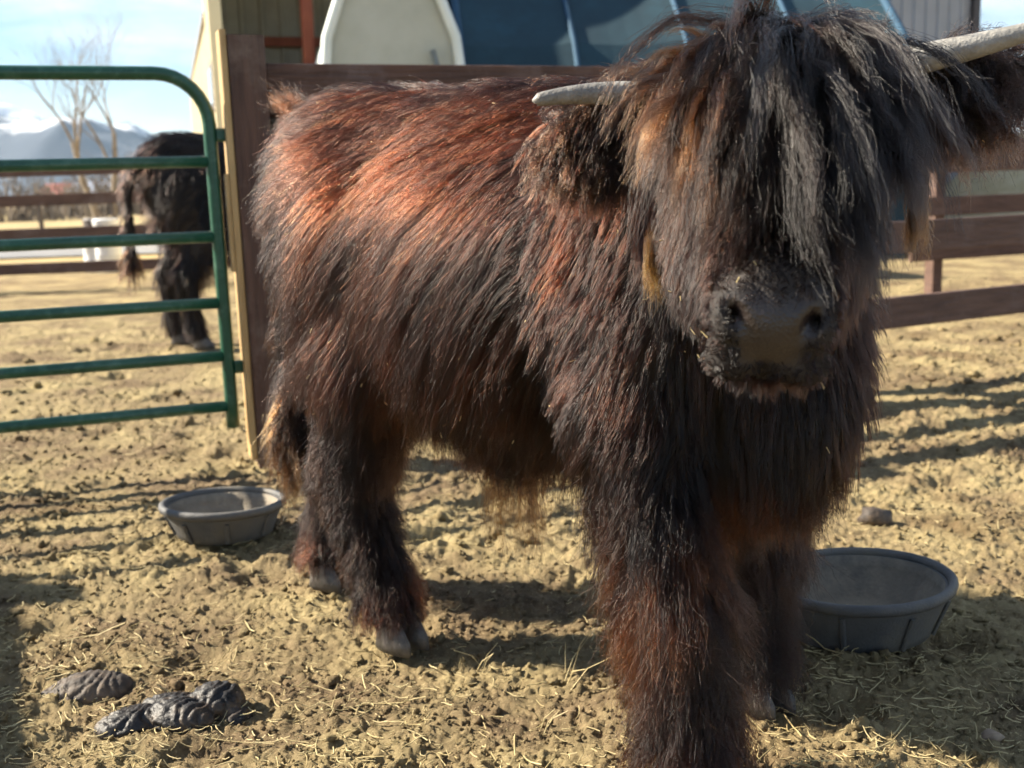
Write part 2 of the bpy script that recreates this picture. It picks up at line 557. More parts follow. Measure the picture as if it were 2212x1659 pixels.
v2, f2_ = straw_mesh(110, rg, .06, .19, .0014, .4, 5.0)
straw = mesh_obj('straw', np.concatenate([v1, v2]), np.concatenate([f1_, f2_ + len(v1)]), M['straw'])
tag(straw, 'bits of yellow straw and hay trodden into the soil', kind='stuff')
# a few standing wisps of hay, one clump each
for i, (px_, py_, hh, lean) in enumerate([(1040, 1428, .075, .1), (1215, 1450, .12, .5), (850, 1395, .06, -.2), (1180, 1560, .06, .3)]):
    g0 = on_ground(px_, py_)
    mb = MB()
    for k in range(4 + i % 3):
        b0 = g0 + np.array((rg.normal(0, .012), rg.normal(0, .012), 0))
        b0[2] = float(ground_h(b0[0], b0[1])) - .004
        dx, dy = rg.normal(lean, .35) * hh, rg.normal(0, .3) * hh
        h2 = hh * rg.uniform(.5, 1)
        mb.tube([b0, b0 + (dx * .35, dy * .35, h2 * .6), b0 + (dx, dy, h2)], [.0013, .0011, .0007], 5)
    o = mb.build('hay_wisp', M['straw'])
    tag(o, ['thin upright wisp of hay in the sun between the hind and front legs', 'taller leaning wisp of yellow hay beside the shaggy front leg',
            'short wisp of hay beside the near hind hoof', 'small flat wisp of hay on the soil below the belly'][i], 'hay wisp', 'wisps of hay on the soil')

# ---------------------------------------------------------------- dung pats and small things on the soil
M['dung'] = mat_noise('dung', (.008, .008, .009), (.020, .016, .014), scale=30, rough=.55, bump=.6, bump_scale=60, c3=(.10, .068, .042), c3_scale=16)
M['dung_dry'] = mat_noise('dung_dry', (.028, .022, .018), (.075, .053, .037), scale=30, rough=.7, bump=.4, bump_scale=90, c3=(.17, .12, .075), c3_scale=8)
def dung(name, px_, py_, blobs, folds, amp, mat, label, seed):
    """One slumped pat: flat lobes run together, wrinkled in folds round each lobe."""
    p = on_ground(px_, py_)
    F = Field((-.22, -.16, -.02), (.22, .16, .11), .0042)
    F.f[:] = .2
    for (x, y, z, rx, ry, rz, an) in blobs:
        B = np.array([[math.cos(an), -math.sin(an), 0], [math.sin(an), math.cos(an), 0], [0, 0, 1]])
        F.ell((x, y, z), (rx, ry, rz), .007, B)
    F.finish()
    V, Q = F.surface()
    _, N = F.sample(V)
    dd = np.stack([np.hypot((V[:, 0] - b[0]) / b[3], (V[:, 1] - b[1]) / b[4]) for b in blobs], 1)
    k = dd.argmin(1)
    bx = np.array(blobs)[k]
    rx_, ry_ = V[:, 0] - bx[:, 0] + .35 * bx[:, 3], V[:, 1] - bx[:, 1] - .2 * bx[:, 4]
    nz = fbm(V[:, 0] * 16 + seed, V[:, 1] * 16, V[:, 2] * 16, seed=seed, oct=3) - .5
    ph = folds * (np.hypot(rx_, ry_) * 62 + V[:, 2] * 45 + nz * 3.2) + k * 1.7
    fold = (np.abs(np.sin(ph)) ** .7 - .6) * amp + nz * .010
    o = mesh_obj(name, V + N * fold[:, None], Q, mat, smooth=True, loc=(p[0], p[1], float(ground_h(p[0], p[1])) - .002))
    tag(o, label, 'dung')
dung('dung_pat', 392, 1532, [(-.085, -.030, .006, .066, .044, .030, .5), (.005, -.022, .012, .066, .046, .036, -.3), (.062, .022, .022, .052, .044, .036, .2), (-.025, .030, .004, .07, .034, .030, .1), (.105, -.005, .0, .030, .026, .020, 0)],
     4.2, .0070, M['dung'], 'fresh black folded heap of cow dung lying on the soil', 4)
dung('dung_pat', 205, 1478, [(-.01, 0, .0, .085, .054, .040, .1), (-.07, -.02, 0, .045, .03, .02, 0)], 4.0, .0050, M['dung_dry'], 'drier greyish brown cow pat behind the fresh black dung heap', 12)
def clod(name, px_, py_, r, label, mat, cat, seed):
    rr = np.random.default_rng(seed)
    p = on_ground(px_, py_)
    v = ICO_V * (1 + rr.normal(0, .16, (len(ICO_V), 1))) * np.array((1.15, .9, .75)) * r
    o = mesh_obj(name, v, ICO_F, mat, loc=(p[0], p[1], float(ground_h(p[0], p[1])) + r * .45))
    tag(o, label, cat)
clod('soil_lump', 1888, 1125, .040, 'dark brown lump of soil behind the feed pan on the sunny ground', M['dung_dry'], 'soil lump', 5)
clod('stone', 2140, 1590, .017, 'small tan stone in the shade in front of the feed pan', mat_noise('pebble', (.20, .14, .09), (.33, .25, .17), scale=30, rough=.8), 'stone', 6)

# ---------------------------------------------------------------- rubber feed pans
M['rubber'] = mat_noise('rubber', (.058, .059, .061), (.105, .102, .098), scale=9, rough=.62, bump=.25, bump_scale=180, c3=(.13, .115, .09), c3_scale=5)
M['rubber_dusty'] = mat_noise('rubber_dusty', (.13, .11, .085), (.30, .25, .18), scale=7, rough=.8, bump=.25, bump_scale=120, c3=(.08, .075, .068), c3_scale=4)
def feed_pan(px_, py_, r_top, hgt, label, tilt):
    p = on_ground(px_, py_)
    root = empty('feed_pan', (p[0], p[1], .0))
    N = 72
    def ring(r, z): return [(r * math.cos(2 * math.pi * k / N) * (1 + .008 * math.sin(4 * math.pi * k / N + 1)), r * math.sin(2 * math.pi * k / N), z + .010 * (r / r_top) * math.cos(2 * math.pi * k / N + tilt)) for k in range(N)]
    def lathe(prof, name, mat, parent, close=False):
        vs, fs = [], []
        for r, z in prof: vs += ring(r, z)
        m = len(prof)
        for i in range(m if close else m - 1):
            j = (i + 1) % m
            for k in range(N): fs.append((i * N + k, i * N + (k + 1) % N, j * N + (k + 1) % N, j * N + k))
        if not close:
            fs.append(tuple(range(N - 1, -1, -1))); fs.append(tuple((m - 1) * N + k for k in range(N)))
        return mesh_obj(name, vs, fs, mat, parent, smooth=True)
    rb = r_top * .80
    wall = [(rb - .02, -.006), (rb, .004), (rb + .004, .02), (r_top - .006, hgt - .03), (r_top - .004, hgt - .012), (r_top - .014, hgt - .012), (r_top - .020, hgt - .035), (rb - .012, .022), (rb - .035, .016), (.02, .018)]
    ba = lathe(wall, 'basin', M['rubber'], root)
    ba.data.materials.append(M['rubber_dusty'])
    for q_ in ba.data.polygons:
        if q_.index >= 5 * N: q_.material_index = 1
    c = [(r_top + .001 + .0105 * math.cos(t), hgt - .010 + .0125 * math.sin(t)) for t in np.linspace(0, 2 * math.pi, 11)[:-1]]
    lathe(c, 'rim', M['rubber'], root, True)
    for k in range(8):                                   # moulded ribs down the wall
        a = 2 * math.pi * (k + .38) / 8
        e = np.array((math.cos(a), math.sin(a), 0)); t = np.array((-e[1], e[0], 0))
        b0 = e * (rb + .004) + np.array((0, 0, .012)); b1 = e * (r_top - .005) + np.array((0, 0, hgt - .028))
        ex = norm(b1 - b0)
        MB().box((b0 + b1) / 2, ex, t, np.cross(ex, t), np.linalg.norm(b1 - b0), .012, .008, .003).build('rib', M['rubber'], root)
    tag(root, label, 'feed pan', 'rubber feed pans on the ground')
    return root
feed_pan(1852, 1356, .185, .118, 'dark rubber feed pan half in sun beside the front legs', 0.6)
feed_pan(488, 1152, .165, .100, 'black rubber feed pan on the ground behind the hind leg', 2.0)

# ---------------------------------------------------------------- gate, post and board fences
M['gate'] = mat_noise('gate_paint', (.006, .058, .034), (.012, .085, .048), scale=5, rough=.34, bump=.05, bump_scale=60, c3=(.05, .13, .09), c3_scale=22, spec=.5)
M['zinc'] = mat_noise('zinc', (.35, .35, .35), (.55, .55, .54), scale=30, rough=.4, metallic=.9)
M['stain_post'] = mat_noise('brown_stain_post', (.050, .024, .016), (.115, .057, .037), scale=4.0, rough=.72, bump=.8, bump_scale=9, stretch=(9, 9, .7), c3=(.15, .10, .075), c3_scale=6)
M['stain'] = mat_noise('brown_stain', (.050, .024, .016), (.115, .057, .037), scale=4.0, rough=.72, bump=.8, bump_scale=9, stretch=(.8, 2, 11), c3=(.14, .090, .075), c3_scale=6)
M['stain_far'] = mat_noise('brown_board', (.075, .040, .029), (.135, .075, .054), scale=4, rough=.75, bump=.6, bump_scale=9, stretch=(.8, 2, 9), c3=(.15, .10, .085), c3_scale=4)
M['pine'] = mat_noise('raw_pine', (.38, .235, .095), (.52, .35, .155), scale=6, rough=.6, bump=.25, bump_scale=30, stretch=(6, 6, 1))

GA = np.array((-1.022, 3.85, 0.0))                       # foot of the gate's hinge end
GD = norm((.94, .34, 0)); GN_ = np.array((GD[1], -GD[0], 0))
UP = np.array((0, 0, 1.0))
def gate():
    root = empty('metal_gate', tuple(GA))
    Lg, R_ = 2.25, .17
    ztop, zbot = 1.372, .125
    # outer frame: bottom of the hinge stile, up, round the corner, along the top, round, down
    path = [UP * zbot]
    path += [UP * z for z in np.linspace(zbot + .1, ztop - R_, 6)]
    for t in np.linspace(0, math.pi / 2, 9)[1:]: path.append(UP * (ztop - R_ + R_ * math.sin(t)) - GD * R_ * (1 - math.cos(t)))
    path += [UP * ztop - GD * s for s in np.linspace(R_ + .25, Lg - R_ - .1, 8)]
    for t in np.linspace(math.pi / 2, 0, 9): path.append(UP * (ztop - R_ + R_ * math.sin(t)) - GD * (Lg - R_ * (1 - math.cos(t))))
    path += [UP * z - GD * Lg for z in np.linspace(ztop - R_ - .1, zbot, 5)]
    MB().tube(path, .0235, 16).build('frame_tube', M['gate'], root, True)
    for z in (1.075, .815, .580, .388, .204):
        MB().tube([UP * z - GD * .018, UP * z - GD * (Lg / 2), UP * z - GD * (Lg - .018)], .0205, 16).build('rail', M['gate'], root, True)
    for s in (.98,):
        MB().box(UP * (zbot + ztop) / 2 - GD * s + GN_ * -.022, UP, GD, GN_, ztop - zbot, .035, .006).build('brace', M['gate'], root)
    for z in (1.165, .345):
        h = MB().box(UP * z + GD * .052, GD, UP, GN_, .062, .046, .034, .008).build('hinge', M['gate'], root)
        MB().tube([UP * (z - .03) + GD * .088, UP * (z + .035) + GD * .088], .012, 10).build('hinge_pin', M['zinc'], h)
        MB().tube([UP * z + GD * .088, UP * z + GD * .112], .008, 8).build('hinge_bolt', M['zinc'], h)
    tag(root, 'green tubular metal farm gate with six rails and a rounded corner', 'gate')
gate()

def board(name, a, b, w, t, mat, parent, nrm=None):
    a, b = np.asarray(a, float), np.asarray(b, float)
    ex = norm(b - a); ey = norm(np.cross(UP, ex)); ez = np.cross(ex, ey)
    return MB().box((a + b) / 2, ex, ey, ez, np.linalg.norm(b - a), t, w, .004).build(name, mat, parent)

PB = np.array(at(541, 900, 3.95)); PB[2] = 0
def near_fence():
    root = empty('board_fence', (PB[0], PB[1], 0))
    c = GD * .075
    ptop = 1.495
    post = MB().box(c + UP * (ptop / 2 - .06), UP, GD, GN_, ptop + .12, .125, .125, .006).build('post', M['stain_post'], root)
    # raw pine board nailed to its sunny side
    MB().box(c - GD * .0765 + UP * .76 - GN_ * .0, UP, GD, GN_, 1.505, .024, .105, .003).build('batten', M['pine'], root)
    MB().box(c - GD * .096 + UP * .86 + GN_ * .02, UP, GD, GN_, .34, .014, .05, .002).build('batten', M['pine'], root)
    for s in (2.15,):
        MB().box(GD * s + UP * .72, UP, GD, GN_, 1.56, .11, .11, .006).build('post', M['stain_post'], root)
    for z in (1.335, .93, .52):
        board('plank', GD * .145 + UP * z, GD * 2.3 + UP * z, .142, .036, M['stain'], root)
    tag(root, 'dark brown board fence with square gate post and raw pine batten behind the cow', 'fence')
near_fence()

def fence(name, p0, d, length, zs, w, post_every, post_h, mat, label, off=0.0, pw=.10):
    d = norm(d); root = empty(name, tuple(p0))
    nrm = np.array((d[1], -d[0], 0))
    k = off
    while k <= length + .01:
        MB().box(d * k + UP * (post_h / 2 - .08) - nrm * .06, UP, d, nrm, post_h + .16, pw, pw, .005).build('post', mat, root)
        k += post_every
    n = max(1, int(round(length / (post_every))))
    for z in zs:
        for j in range(n):
            a, b = length * j / n + .003, length * (j + 1) / n - .003
            board('plank', d * a + UP * (z + .004 * ((j * 7 + int(z * 10)) % 3 - 1)), d * b + UP * (z + .004 * ((j * 5 + int(z * 9)) % 3 - 1)), w, .036, mat, root)
    tag(root, label, 'fence')
    return root
# right hand pen fence and one more behind it
FR = on_ground(1900, 760); FR = np.array((1.30, 4.75, 0))
fence('board_fence', FR, (.90, .44, 0), 9.0, (.325, .675, 1.04), .145, 2.25, 1.12, M['stain_far'], 'weathered brown board fence with three planks beyond the feed pan on the right', off=0)
fence('board_fence', (3.2, 8.6, 0), (.93, .37, 0), 12.0, (.35, .70, 1.04), .15, 2.4, 1.2, M['stain_far'], 'farther brown board fence seen through the gaps of the right hand fence', off=.3)
fence('board_fence', (-13.5, 11.2, 0), (.995, .10, 0), 12.2, (.235, .62, 0.985, 1.30), .125, 2.44, 1.4, M['stain_far'], 'long brown board fence far behind the green gate and the second cow')
fence('board_fence', (-3.22, 2.99, 0), (.44, -.898, 0), 2.4, (.36, .66, .96, 1.165, 1.335), .142, 1.7, 1.45, M['stain'], 'unseen brown board fence added left of view to shade the foreground')  # added out of view, upper planks close-set to cast the left foreground shadow

# ---------------------------------------------------------------- open-fronted barn with a clad end
M['cream'] = mat_noise('cream_metal', (.62, .52, .33), (.70, .60, .40), scale=1.5, rough=.5)
M['grey_metal'] = mat_noise('grey_metal', (.34, .335, .335), (.42, .41, .41), scale=1.2, rough=.5)
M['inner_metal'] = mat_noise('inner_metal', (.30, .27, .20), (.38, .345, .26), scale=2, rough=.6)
M['red_timber'] = mat_noise('red_timber', (.22, .055, .028), (.34, .10, .05), scale=3, rough=.75, bump=.3, bump_scale=20)
M['dark_trim'] = mat_noise('dark_trim', (.06, .05, .05), (.10, .085, .08), scale=3, rough=.6)
M['roof_metal'] = mat_noise('roof_metal', (.28, .26, .24), (.36, .34, .31), scale=2, rough=.45)
M['window_glass'] = mat_noise('window_glass', (.35, .42, .50), (.45, .52, .60), scale=3, rough=.12)
BD = norm((.955, .297, 0)); BN = np.array((BD[1], -BD[0], 0)); BB = -BN         # along the front, out of the front, into the barn
B0 = at(489, 300, 14.0); B0 = np.array((B0[0], B0[1], 0))
def corrugated(a, e, length, z0, z1, nrm, pitch, depth, zfun=None):
    """Ribbed sheet from a along e; zfun gives the top height at a distance."""
    vs, fs = [], []
    k = 0.0; cols = []
    while k < length:
        for s_, dd in ((0, 0), (.62, 0), (.72, depth), (.90, depth)):
            q = k + s_ * pitch
            if q <= length: cols.append((q, dd))
        k += pitch
    cols.append((length, 0))
    for q, dd in cols:
        zt = z1 if zfun is None else zfun(q)
        for z in (z0, zt):
            vs.append(a + e * q + nrm * dd + UP * z)
    for z in (0,):
        pass
    n = len(cols)
    for i in range(n - 1): fs.append((2 * i, 2 * i + 2, 2 * i + 3, 2 * i + 1))
    # back skin for thickness
    b = len(vs)
    for q, dd in cols:
        zt = z1 if zfun is None else zfun(q)
        for z in (z0, zt): vs.append(a + e * q + nrm * (dd - .03) + UP * z)
    for i in range(n - 1): fs.append((b + 2 * i + 2, b + 2 * i, b + 2 * i + 1, b + 2 * i + 3))
    for i in range(n - 1): fs.append((2 * i + 1, 2 * i + 3, b + 2 * i + 3, b + 2 * i + 1))
    fs += [(0, 1, b + 1, b), (2 * n - 1, 2 * n - 2, b + 2 * n - 2, b + 2 * n - 1)]
    return np.array(vs), fs
def barn():
    root = empty('barn', tuple(B0))
    W_, D_, E_ = 11.6, 3.0, 4.6
    def sheet(nm, a, e, L, z0, z1, nrm, mat, pitch=.30, zf=None):
        v, f_ = corrugated(np.asarray(a, float), e, L, z0, z1, nrm, pitch, .028, zf)
        return mesh_obj(nm, v, f_, mat, root)
    O = np.zeros(3)
    # end wall on the left (sunlit, cream) with its gable, and a lower lean-to behind it
    DW = 11.0
    sheet('end_wall', BB * .02, BB, D_, 0, E_, -BD, M['cream'])
    sheet('wing_wall', BB * (D_ + .03), BB, DW, 0, 3.55, -BD, M['cream'])
    sheet('end_wall', BD * W_ + BB * .02, BB, D_, 0, E_, BD, M['grey_metal'])
    sheet('wing_wall', BD * W_ + BB * (D_ + .03), BB, DW, 0, 3.55, BD, M['grey_metal'])
    sheet('back_wall', BB * D_, BD, W_, 0, E_, BN, M['inner_metal'])
    sheet('back_wall', BB * (D_ + DW), BD, W_, 0, 3.55, BB, M['cream'])
    # clad part of the front on the right
    sheet('front_wall', BD * 5.3, BD, W_ - 5.3, 0, E_, BN, M['grey_metal'], .22)
    MB().box(BD * (W_ + .03) + UP * E_ / 2 + BN * .03, UP, BD, BN, E_, .12, .14).build('corner_trim', M['dark_trim'], root)
    MB().box(-BD * .03 + UP * E_ / 2 + BN * .02, UP, BD, BN, E_, .16, .14).build('corner_trim', M['cream'], root)
    MB().box(BD * W_ / 2 + UP * (E_ - .14) + BN * .08, BD, BN, UP, W_, .08, .26).build('header', M['dark_trim'], root)
    # bay posts and girts of red timber, inside framing
    for s_ in (1.15, 3.2, 5.25):
        MB().box(BD * s_ + UP * (E_ - .3) / 2 + BB * .12, UP, BD, BN, E_ - .3, .15, .15, .006).build('bay_post', M['red_timber'], root)
        if s_ > .5:
            MB().box(BD * (s_ - .22) + UP * 2.28 + BB * .12, norm(BD * .5 + UP * .9), norm(BD * .9 - UP * .5), BN, .9, .08, .06).build('brace', M['red_timber'], root)
    for z, hh in ((2.62, .20), (1.9, .14), (1.2, .14), (3.3, .14), (.5, .14)):
        MB().box(BD * 2.65 + UP * z + BB * (D_ - .12), BD, BN, UP, 5.1, .06, hh).build('girt', M['red_timber'], root)
    for z in (1.25, 1.75, 2.15):
        MB().box(BD * 1.6 + UP * z + BB * 2.3, BD, BN, UP, 2.6, .6, .05).build('shelf', M['stain_far'], root)
        MB().box(BD * 1.6 + UP * (z + .12) + BB * 2.35, BD, BN, UP, 2.2, .4, .16).build('stacked_boards', M['dark_trim'], root)
    # low-pitched roofs
    for a, b in ((BN * .35 + UP * (E_ + .22), BB * (D_ + .1) + UP * (E_ + .04)), (BB * (D_ + .04) + UP * 3.72, BB * (D_ + DW + .1) + UP * 3.60)):
        n_ = norm(np.cross(BD, b - a)); n_ = n_ if n_[2] > 0 else -n_
        MB().box((a + b) / 2 + BD * W_ / 2, BD, norm(b - a), n_, W_ + .10, np.linalg.norm(b - a), .06).build('roof', M['roof_metal'], root)
    w_ = MB().box(BB * 1.0 + UP * 2.45 - BD * .05, BB, UP, BD, 1.0, .62, .08).build('window', M['dark_trim'], root)
    MB().box(BB * 1.0 + UP * 2.45 - BD * .09, BB, UP, BD, .78, .48, .03).build('pane', M['window_glass'], w_)
    tag(root, 'tall cream and grey metal barn with open bays and red timber framing', 'barn')
barn()

# ---------------------------------------------------------------- white canopy shelter and long navy tarp shelter
M['white_fabric'] = mat_noise('white_fabric', (.44, .45, .37), (.52, .53, .45), scale=2.2, rough=.55, bump=.25, bump_scale=3)
M['white_trim'] = mat_noise('white_trim', (.72, .78, .72), (.80, .85, .80), scale=3, rough=.4)
M['navy'] = mat_noise('navy_tarp', (.009, .034, .050), (.013, .047, .066), scale=1.6, rough=.85, bump=.5, bump_scale=2.2, c3=(.016, .060, .085), c3_scale=1.1)
M['navy_seam'] = mat_noise('navy_seam', (.020, .062, .11), (.026, .078, .135), scale=3, rough=.85)
M['frame_shadow'] = mat_noise('frame_shadow_grey', (.16, .17, .15), (.24, .25, .22), scale=5, rough=.5)  # grey standing for the frame's shadow on the canopy end
def arch(w, hk, hp_, n=9):
    """Half-outline of a peaked shelter: feet, knees, ridge; rounded a little."""
    pts = [(-w, 0), (-w, hk * .5), (-w * .985, hk * .85), (-w * .92, hk * 1.02), (-w * .55, hk + (hp_ - hk) * .55), (-.06 * w, hp_ * .995), (.06 * w, hp_ * .995), (w * .55, hk + (hp_ - hk) * .55), (w * .92, hk * 1.02), (w * .985, hk * .85), (w, hk * .5), (w, 0)]
    return pts
def shelter(name, c, e, back, length, w, hk, hp_, end_mat, skin_mat, trim_mat, rib_mat, nrib, label):
    root = empty(name, tuple(c))
    e, back = norm(e), norm(back)
    pr = arch(w, hk, hp_)
    n = len(pr)
    vs, fs = [], []
    S_ = 24
    for j in range(S_ + 1):
        sag = .03 * math.sin(math.pi * ((j * nrib / S_) % 1.0))
        for (x, z) in pr: vs.append(e * x * (1 - sag * .6) + UP * z * (1 - sag * .5) + back * length * j / S_)
    for j in range(S_):
        for i in range(n - 1): fs.append((j * n + i, j * n + i + 1, (j + 1) * n + i + 1, (j + 1) * n + i))
    b = len(vs)
    for j in range(S_ + 1):
        sag = .03 * math.sin(math.pi * ((j * nrib / S_) % 1.0))
        for (x, z) in pr: vs.append(e * x * (1 - sag * .6) * .985 + UP * (z * (1 - sag * .5) - .03 * (z > 0)) + back * length * j / S_)
    for j in range(S_):
        for i in range(n - 1): fs.append((b + (j + 1) * n + i, b + (j + 1) * n + i + 1, b + j * n + i + 1, b + j * n + i))
    mesh_obj('cover', vs, fs, skin_mat, root, smooth=False)
    for nm, off in (('end_panel', .05), ('end_panel', length - .05)):
        v = [e * x * .98 + UP * max(z * .985, .02) + back * off for x, z in pr] + [e * x * .98 + UP * max(z * .985, .02) + back * (off + .02) for x, z in pr]
        f_ = [tuple(range(n - 1, -1, -1)), tuple(range(n, 2 * n))] + [(i, (i + 1) % n, n + (i + 1) % n, n + i) for i in range(n)]
        mesh_obj(nm, v, f_, end_mat, root)
    for k in range(nrib + 1):
        path = [e * x * 1.004 + UP * z * 1.004 + back * length * k / nrib for x, z in pr]
        MB().tube(path, .055 if k in (0, nrib) else .035, 8).build('hem' if k in (0, nrib) else 'rib_seam', trim_mat if k in (0, nrib) else rib_mat, root, True)
    tag(root, label, 'shelter')
    return root, e, back
cS = at(858, 300, 11.0); cS = np.array((cS[0], cS[1], 0))
r_, e_, b_ = shelter('canopy_shelter', cS, (.98, .20, 0), (-.20, .98, 0), 3.0, .70, 2.42, 3.75, M['white_fabric'], M['white_fabric'], M['white_trim'], M['white_trim'], 2, 'white fabric canopy shelter with peaked end behind the board fence')
MB().tube([e_ * .58 + UP * .1 - b_ * .03, e_ * .54 + UP * 1.8 - b_ * .03, e_ * .40 + UP * 2.35 - b_ * .03], .03, 8).build('frame_shadow_bar', M['frame_shadow'], r_, True)  # thin tubes in place of frame shadows showing through the fabric
MB().tube([e_ * -.70 + UP * 2.02 - b_ * .03, e_ * .70 + UP * 2.02 - b_ * .03], .022, 8).build('frame_shadow_bar', M['frame_shadow'], r_, True)
cN = at(1010, 300, 12.2); cN = np.array((cN[0], cN[1], 0)) + np.array((-.2, 2.2, 0))
shelter('tarp_shelter', cN, (-.10, .995, 0), (.995, .10, 0), 5.6, 2.1, 1.55, 3.6, M['navy'], M['navy'], M['navy_seam'], M['navy_seam'], 4, 'long navy blue tarp shelter standing to the right of the white canopy')

# ---------------------------------------------------------------- far things: road, field posts, bushes, house, mound, bare tree, mountains
M['asphalt'] = mat_noise('asphalt', (.13, .135, .145), (.19, .195, .205), scale=1.2, rough=.9)
rv = []
for x in np.linspace(-60, 60, 61):
    for y in (19.2, 22.6): rv.append((x, y + .02 * x, .03 + .0 * x))
rf = [(2 * i, 2 * i + 2, 2 * i + 3, 2 * i + 1) for i in range(60)]
road = mesh_obj('road', rv, rf, M['asphalt'])
tag(road, 'grey lane crossing behind the far fence', kind='structure')
M['bark'] = mat_noise('bark', (.20, .16, .12), (.34, .28, .21), scale=6, rough=.9, bump=.3, bump_scale=30)
M['twig'] = mat_noise('twig', (.22, .18, .15), (.33, .28, .23), scale=3, rough=.9)
def bare_tree(name, base, height, seed, label, spread=1.0):
    rr = np.random.default_rng(seed)
    root = empty(name, tuple(base))
    trunk, twigs = MB(), MB()
    def limb(p, d, L, r, lev):
        n = 5
        path = [p]; dd = d.copy()
        for k in range(n):
            dd = norm(dd + rr.normal(0, .11, 3) + UP * .06)
            path.append(path[-1] + dd * L / n)
        rads = [r * (1 - .45 * k / n) for k in range(n + 1)]
        (trunk if lev < 2 else twigs).tube(path, rads, 7 if lev < 2 else 5, False)
        if lev >= 6: return
        kids = 3 if lev == 0 else (3 if lev < 4 else 2)
        for j in range(kids):
            k = rr.integers(2, n + 1)
            side = norm(rr.normal(0, 1, 3) * np.array((1, 1, .45)))
            nd = norm(dd * (.75) + side * (.62 if lev else .5) * spread + UP * .22)
            limb(path[k], nd, L * rr.uniform(.58, .80), rads[k] * .62, lev + 1)
    limb(np.array((-.22, 0, -.1)), norm((-.28, 0, 1)), height * .34, height * .015, 0)
    limb(np.array((.10, 0, -.1)), norm((.10, .1, 1)), height * .36, height * .013, 0)
    trunk.build('trunk', M['bark'], root, True)
    twigs.build('crown', M['twig'], root, True)
    tag(root, label, 'tree')
tb = at(238, 420, 34); bare_tree('bare_tree', (tb[0], tb[1], 0), 8.8, 5, 'tall leafless tree against the sky behind the gate', 1.0)
M['brush'] = mat_noise('brush', (.15, .125, .10), (.26, .215, .17), scale=.9, rough=.95)
def thicket(name, base, w, hgt, seed, label):
    rr = np.random.default_rng(seed)
    root = empty(name, tuple(base))
    mb = MB()
    for k in range(150):
        b = np.array((rr.normal(0, w * .42), rr.normal(0, w * .2), 0))
        hh = hgt * rr.uniform(.45, 1) * math.exp(-(b[0] / w) ** 2)
        tip = b + np.array((rr.normal(0, .25) * hh, rr.normal(0, .25) * hh, hh))
        mid_ = (b + tip) / 2 + rr.normal(0, .08, 3) * hh
        mb.tube([b, mid_, tip], [.06, .045, .01], 4, False)
        for q in range(3):
            s_ = mid_ + (tip - mid_) * rr.random()
            mb.tube([s_, s_ + np.array((rr.normal(0, .3), rr.normal(0, .3), rr.uniform(.1, .5))) * hh * .5], [.03, .008], 3, False)
    tag(mb.build('stems', M['brush'], root), kind='stuff')
    tag(root, label, 'bush')
for i, (px_, d, w, hh, lb) in enumerate([(30, 60, 5.0, 2.9, 'grey leafless thicket at the far left between the fence planks'), (165, 75, 4.2, 2.5, 'low brown brush thicket in the middle distance behind the far fence'),
                                          (215, 70, 4.0, 3.1, 'taller brown brush thicket beside the second cow'), (95, 95, 6.0, 1.7, 'flat band of pale brush beyond the dry field'), (360, 80, 7.0, 4.6, 'tan leafless thicket rising above the second cow'), (440, 70, 5.0, 4.2, 'tan brush thicket beside the barn end')]):
    b = at(px_, 430, d); thicket('brush_thicket', (b[0], b[1], 0), w, hh, 70 + i, lb)
# farm house far away, with a red roofed outbuilding
M['white_paint'] = mat_noise('white_paint', (.66, .66, .66), (.76, .76, .75), scale=2, rough=.6)
M['red_roof'] = mat_noise('red_roof', (.28, .07, .06), (.38, .11, .09), scale=2, rough=.7)
M['blue_roof'] = mat_noise('blue_roof', (.35, .42, .55), (.45, .52, .64), scale=2, rough=.5)
def house(px_, d, w, dep, eave, ridge, wall, roof, label):
    b = at(px_, 430, d); root = empty('farm_building', (b[0], b[1], 0))
    mb = MB()
    mb.add([(-w, 0, 0), (w, 0, 0), (w, dep, 0), (-w, dep, 0), (-w, 0, eave), (w, 0, eave), (w, dep, eave), (-w, dep, eave), (-w, dep / 2, ridge - .1), (w, dep / 2, ridge - .1)],
           [(0, 1, 5, 4), (2, 3, 7, 6), (1, 2, 6, 9, 5), (3, 0, 4, 8, 7)])
    mb.build('wall', wall, root)
    for s_ in (0, 1):
        y0 = -.4 if s_ == 0 else dep + .4
        lo, hi = np.array((0, y0, eave - .12)), np.array((0, dep / 2, ridge))
        n_ = norm(np.cross((1, 0, 0), hi - lo)); n_ = n_ if n_[2] > 0 else -n_
        MB().box((lo + hi) / 2 + n_ * .05, (1, 0, 0), norm(hi - lo), n_, 2 * w + .8, np.linalg.norm(hi - lo), .12).build('roof', roof, root)
    for k in (-.5, .45):
        MB().box((w * k, -.03, eave * .55), (1, 0, 0), (0, 1, 0), UP, .9, .06, .9).build('window', M['window_glass'], root)
    tag(root, label, 'building')
house(152, 120, 3.2, 5, 1.9, 3.0, M['white_paint'], M['red_roof'], 'small far white building with a red roof beyond the field')
house(205, 110, 2.6, 5, 1.7, 2.8, M['blue_roof'], M['blue_roof'], 'small far pale blue building beside the second cow')
# wire fence posts in the field
for i, (px_, py_, d) in enumerate([(88, 470, 26), (248 - 2, 470, 26)]):
    b = at(px_, py_, d)
    o = MB().box((0, 0, .55), UP, (1, 0, 0), (0, 1, 0), 1.3, .09, .09, .01).build('field_post', M['dark_trim'])
    o.location = (b[0], b[1], 0)
    tag(o, ['thin dark field post below the middle plank at the far left', 'thin dark field post close to the second cow'][i], 'post', 'posts in the dry field')
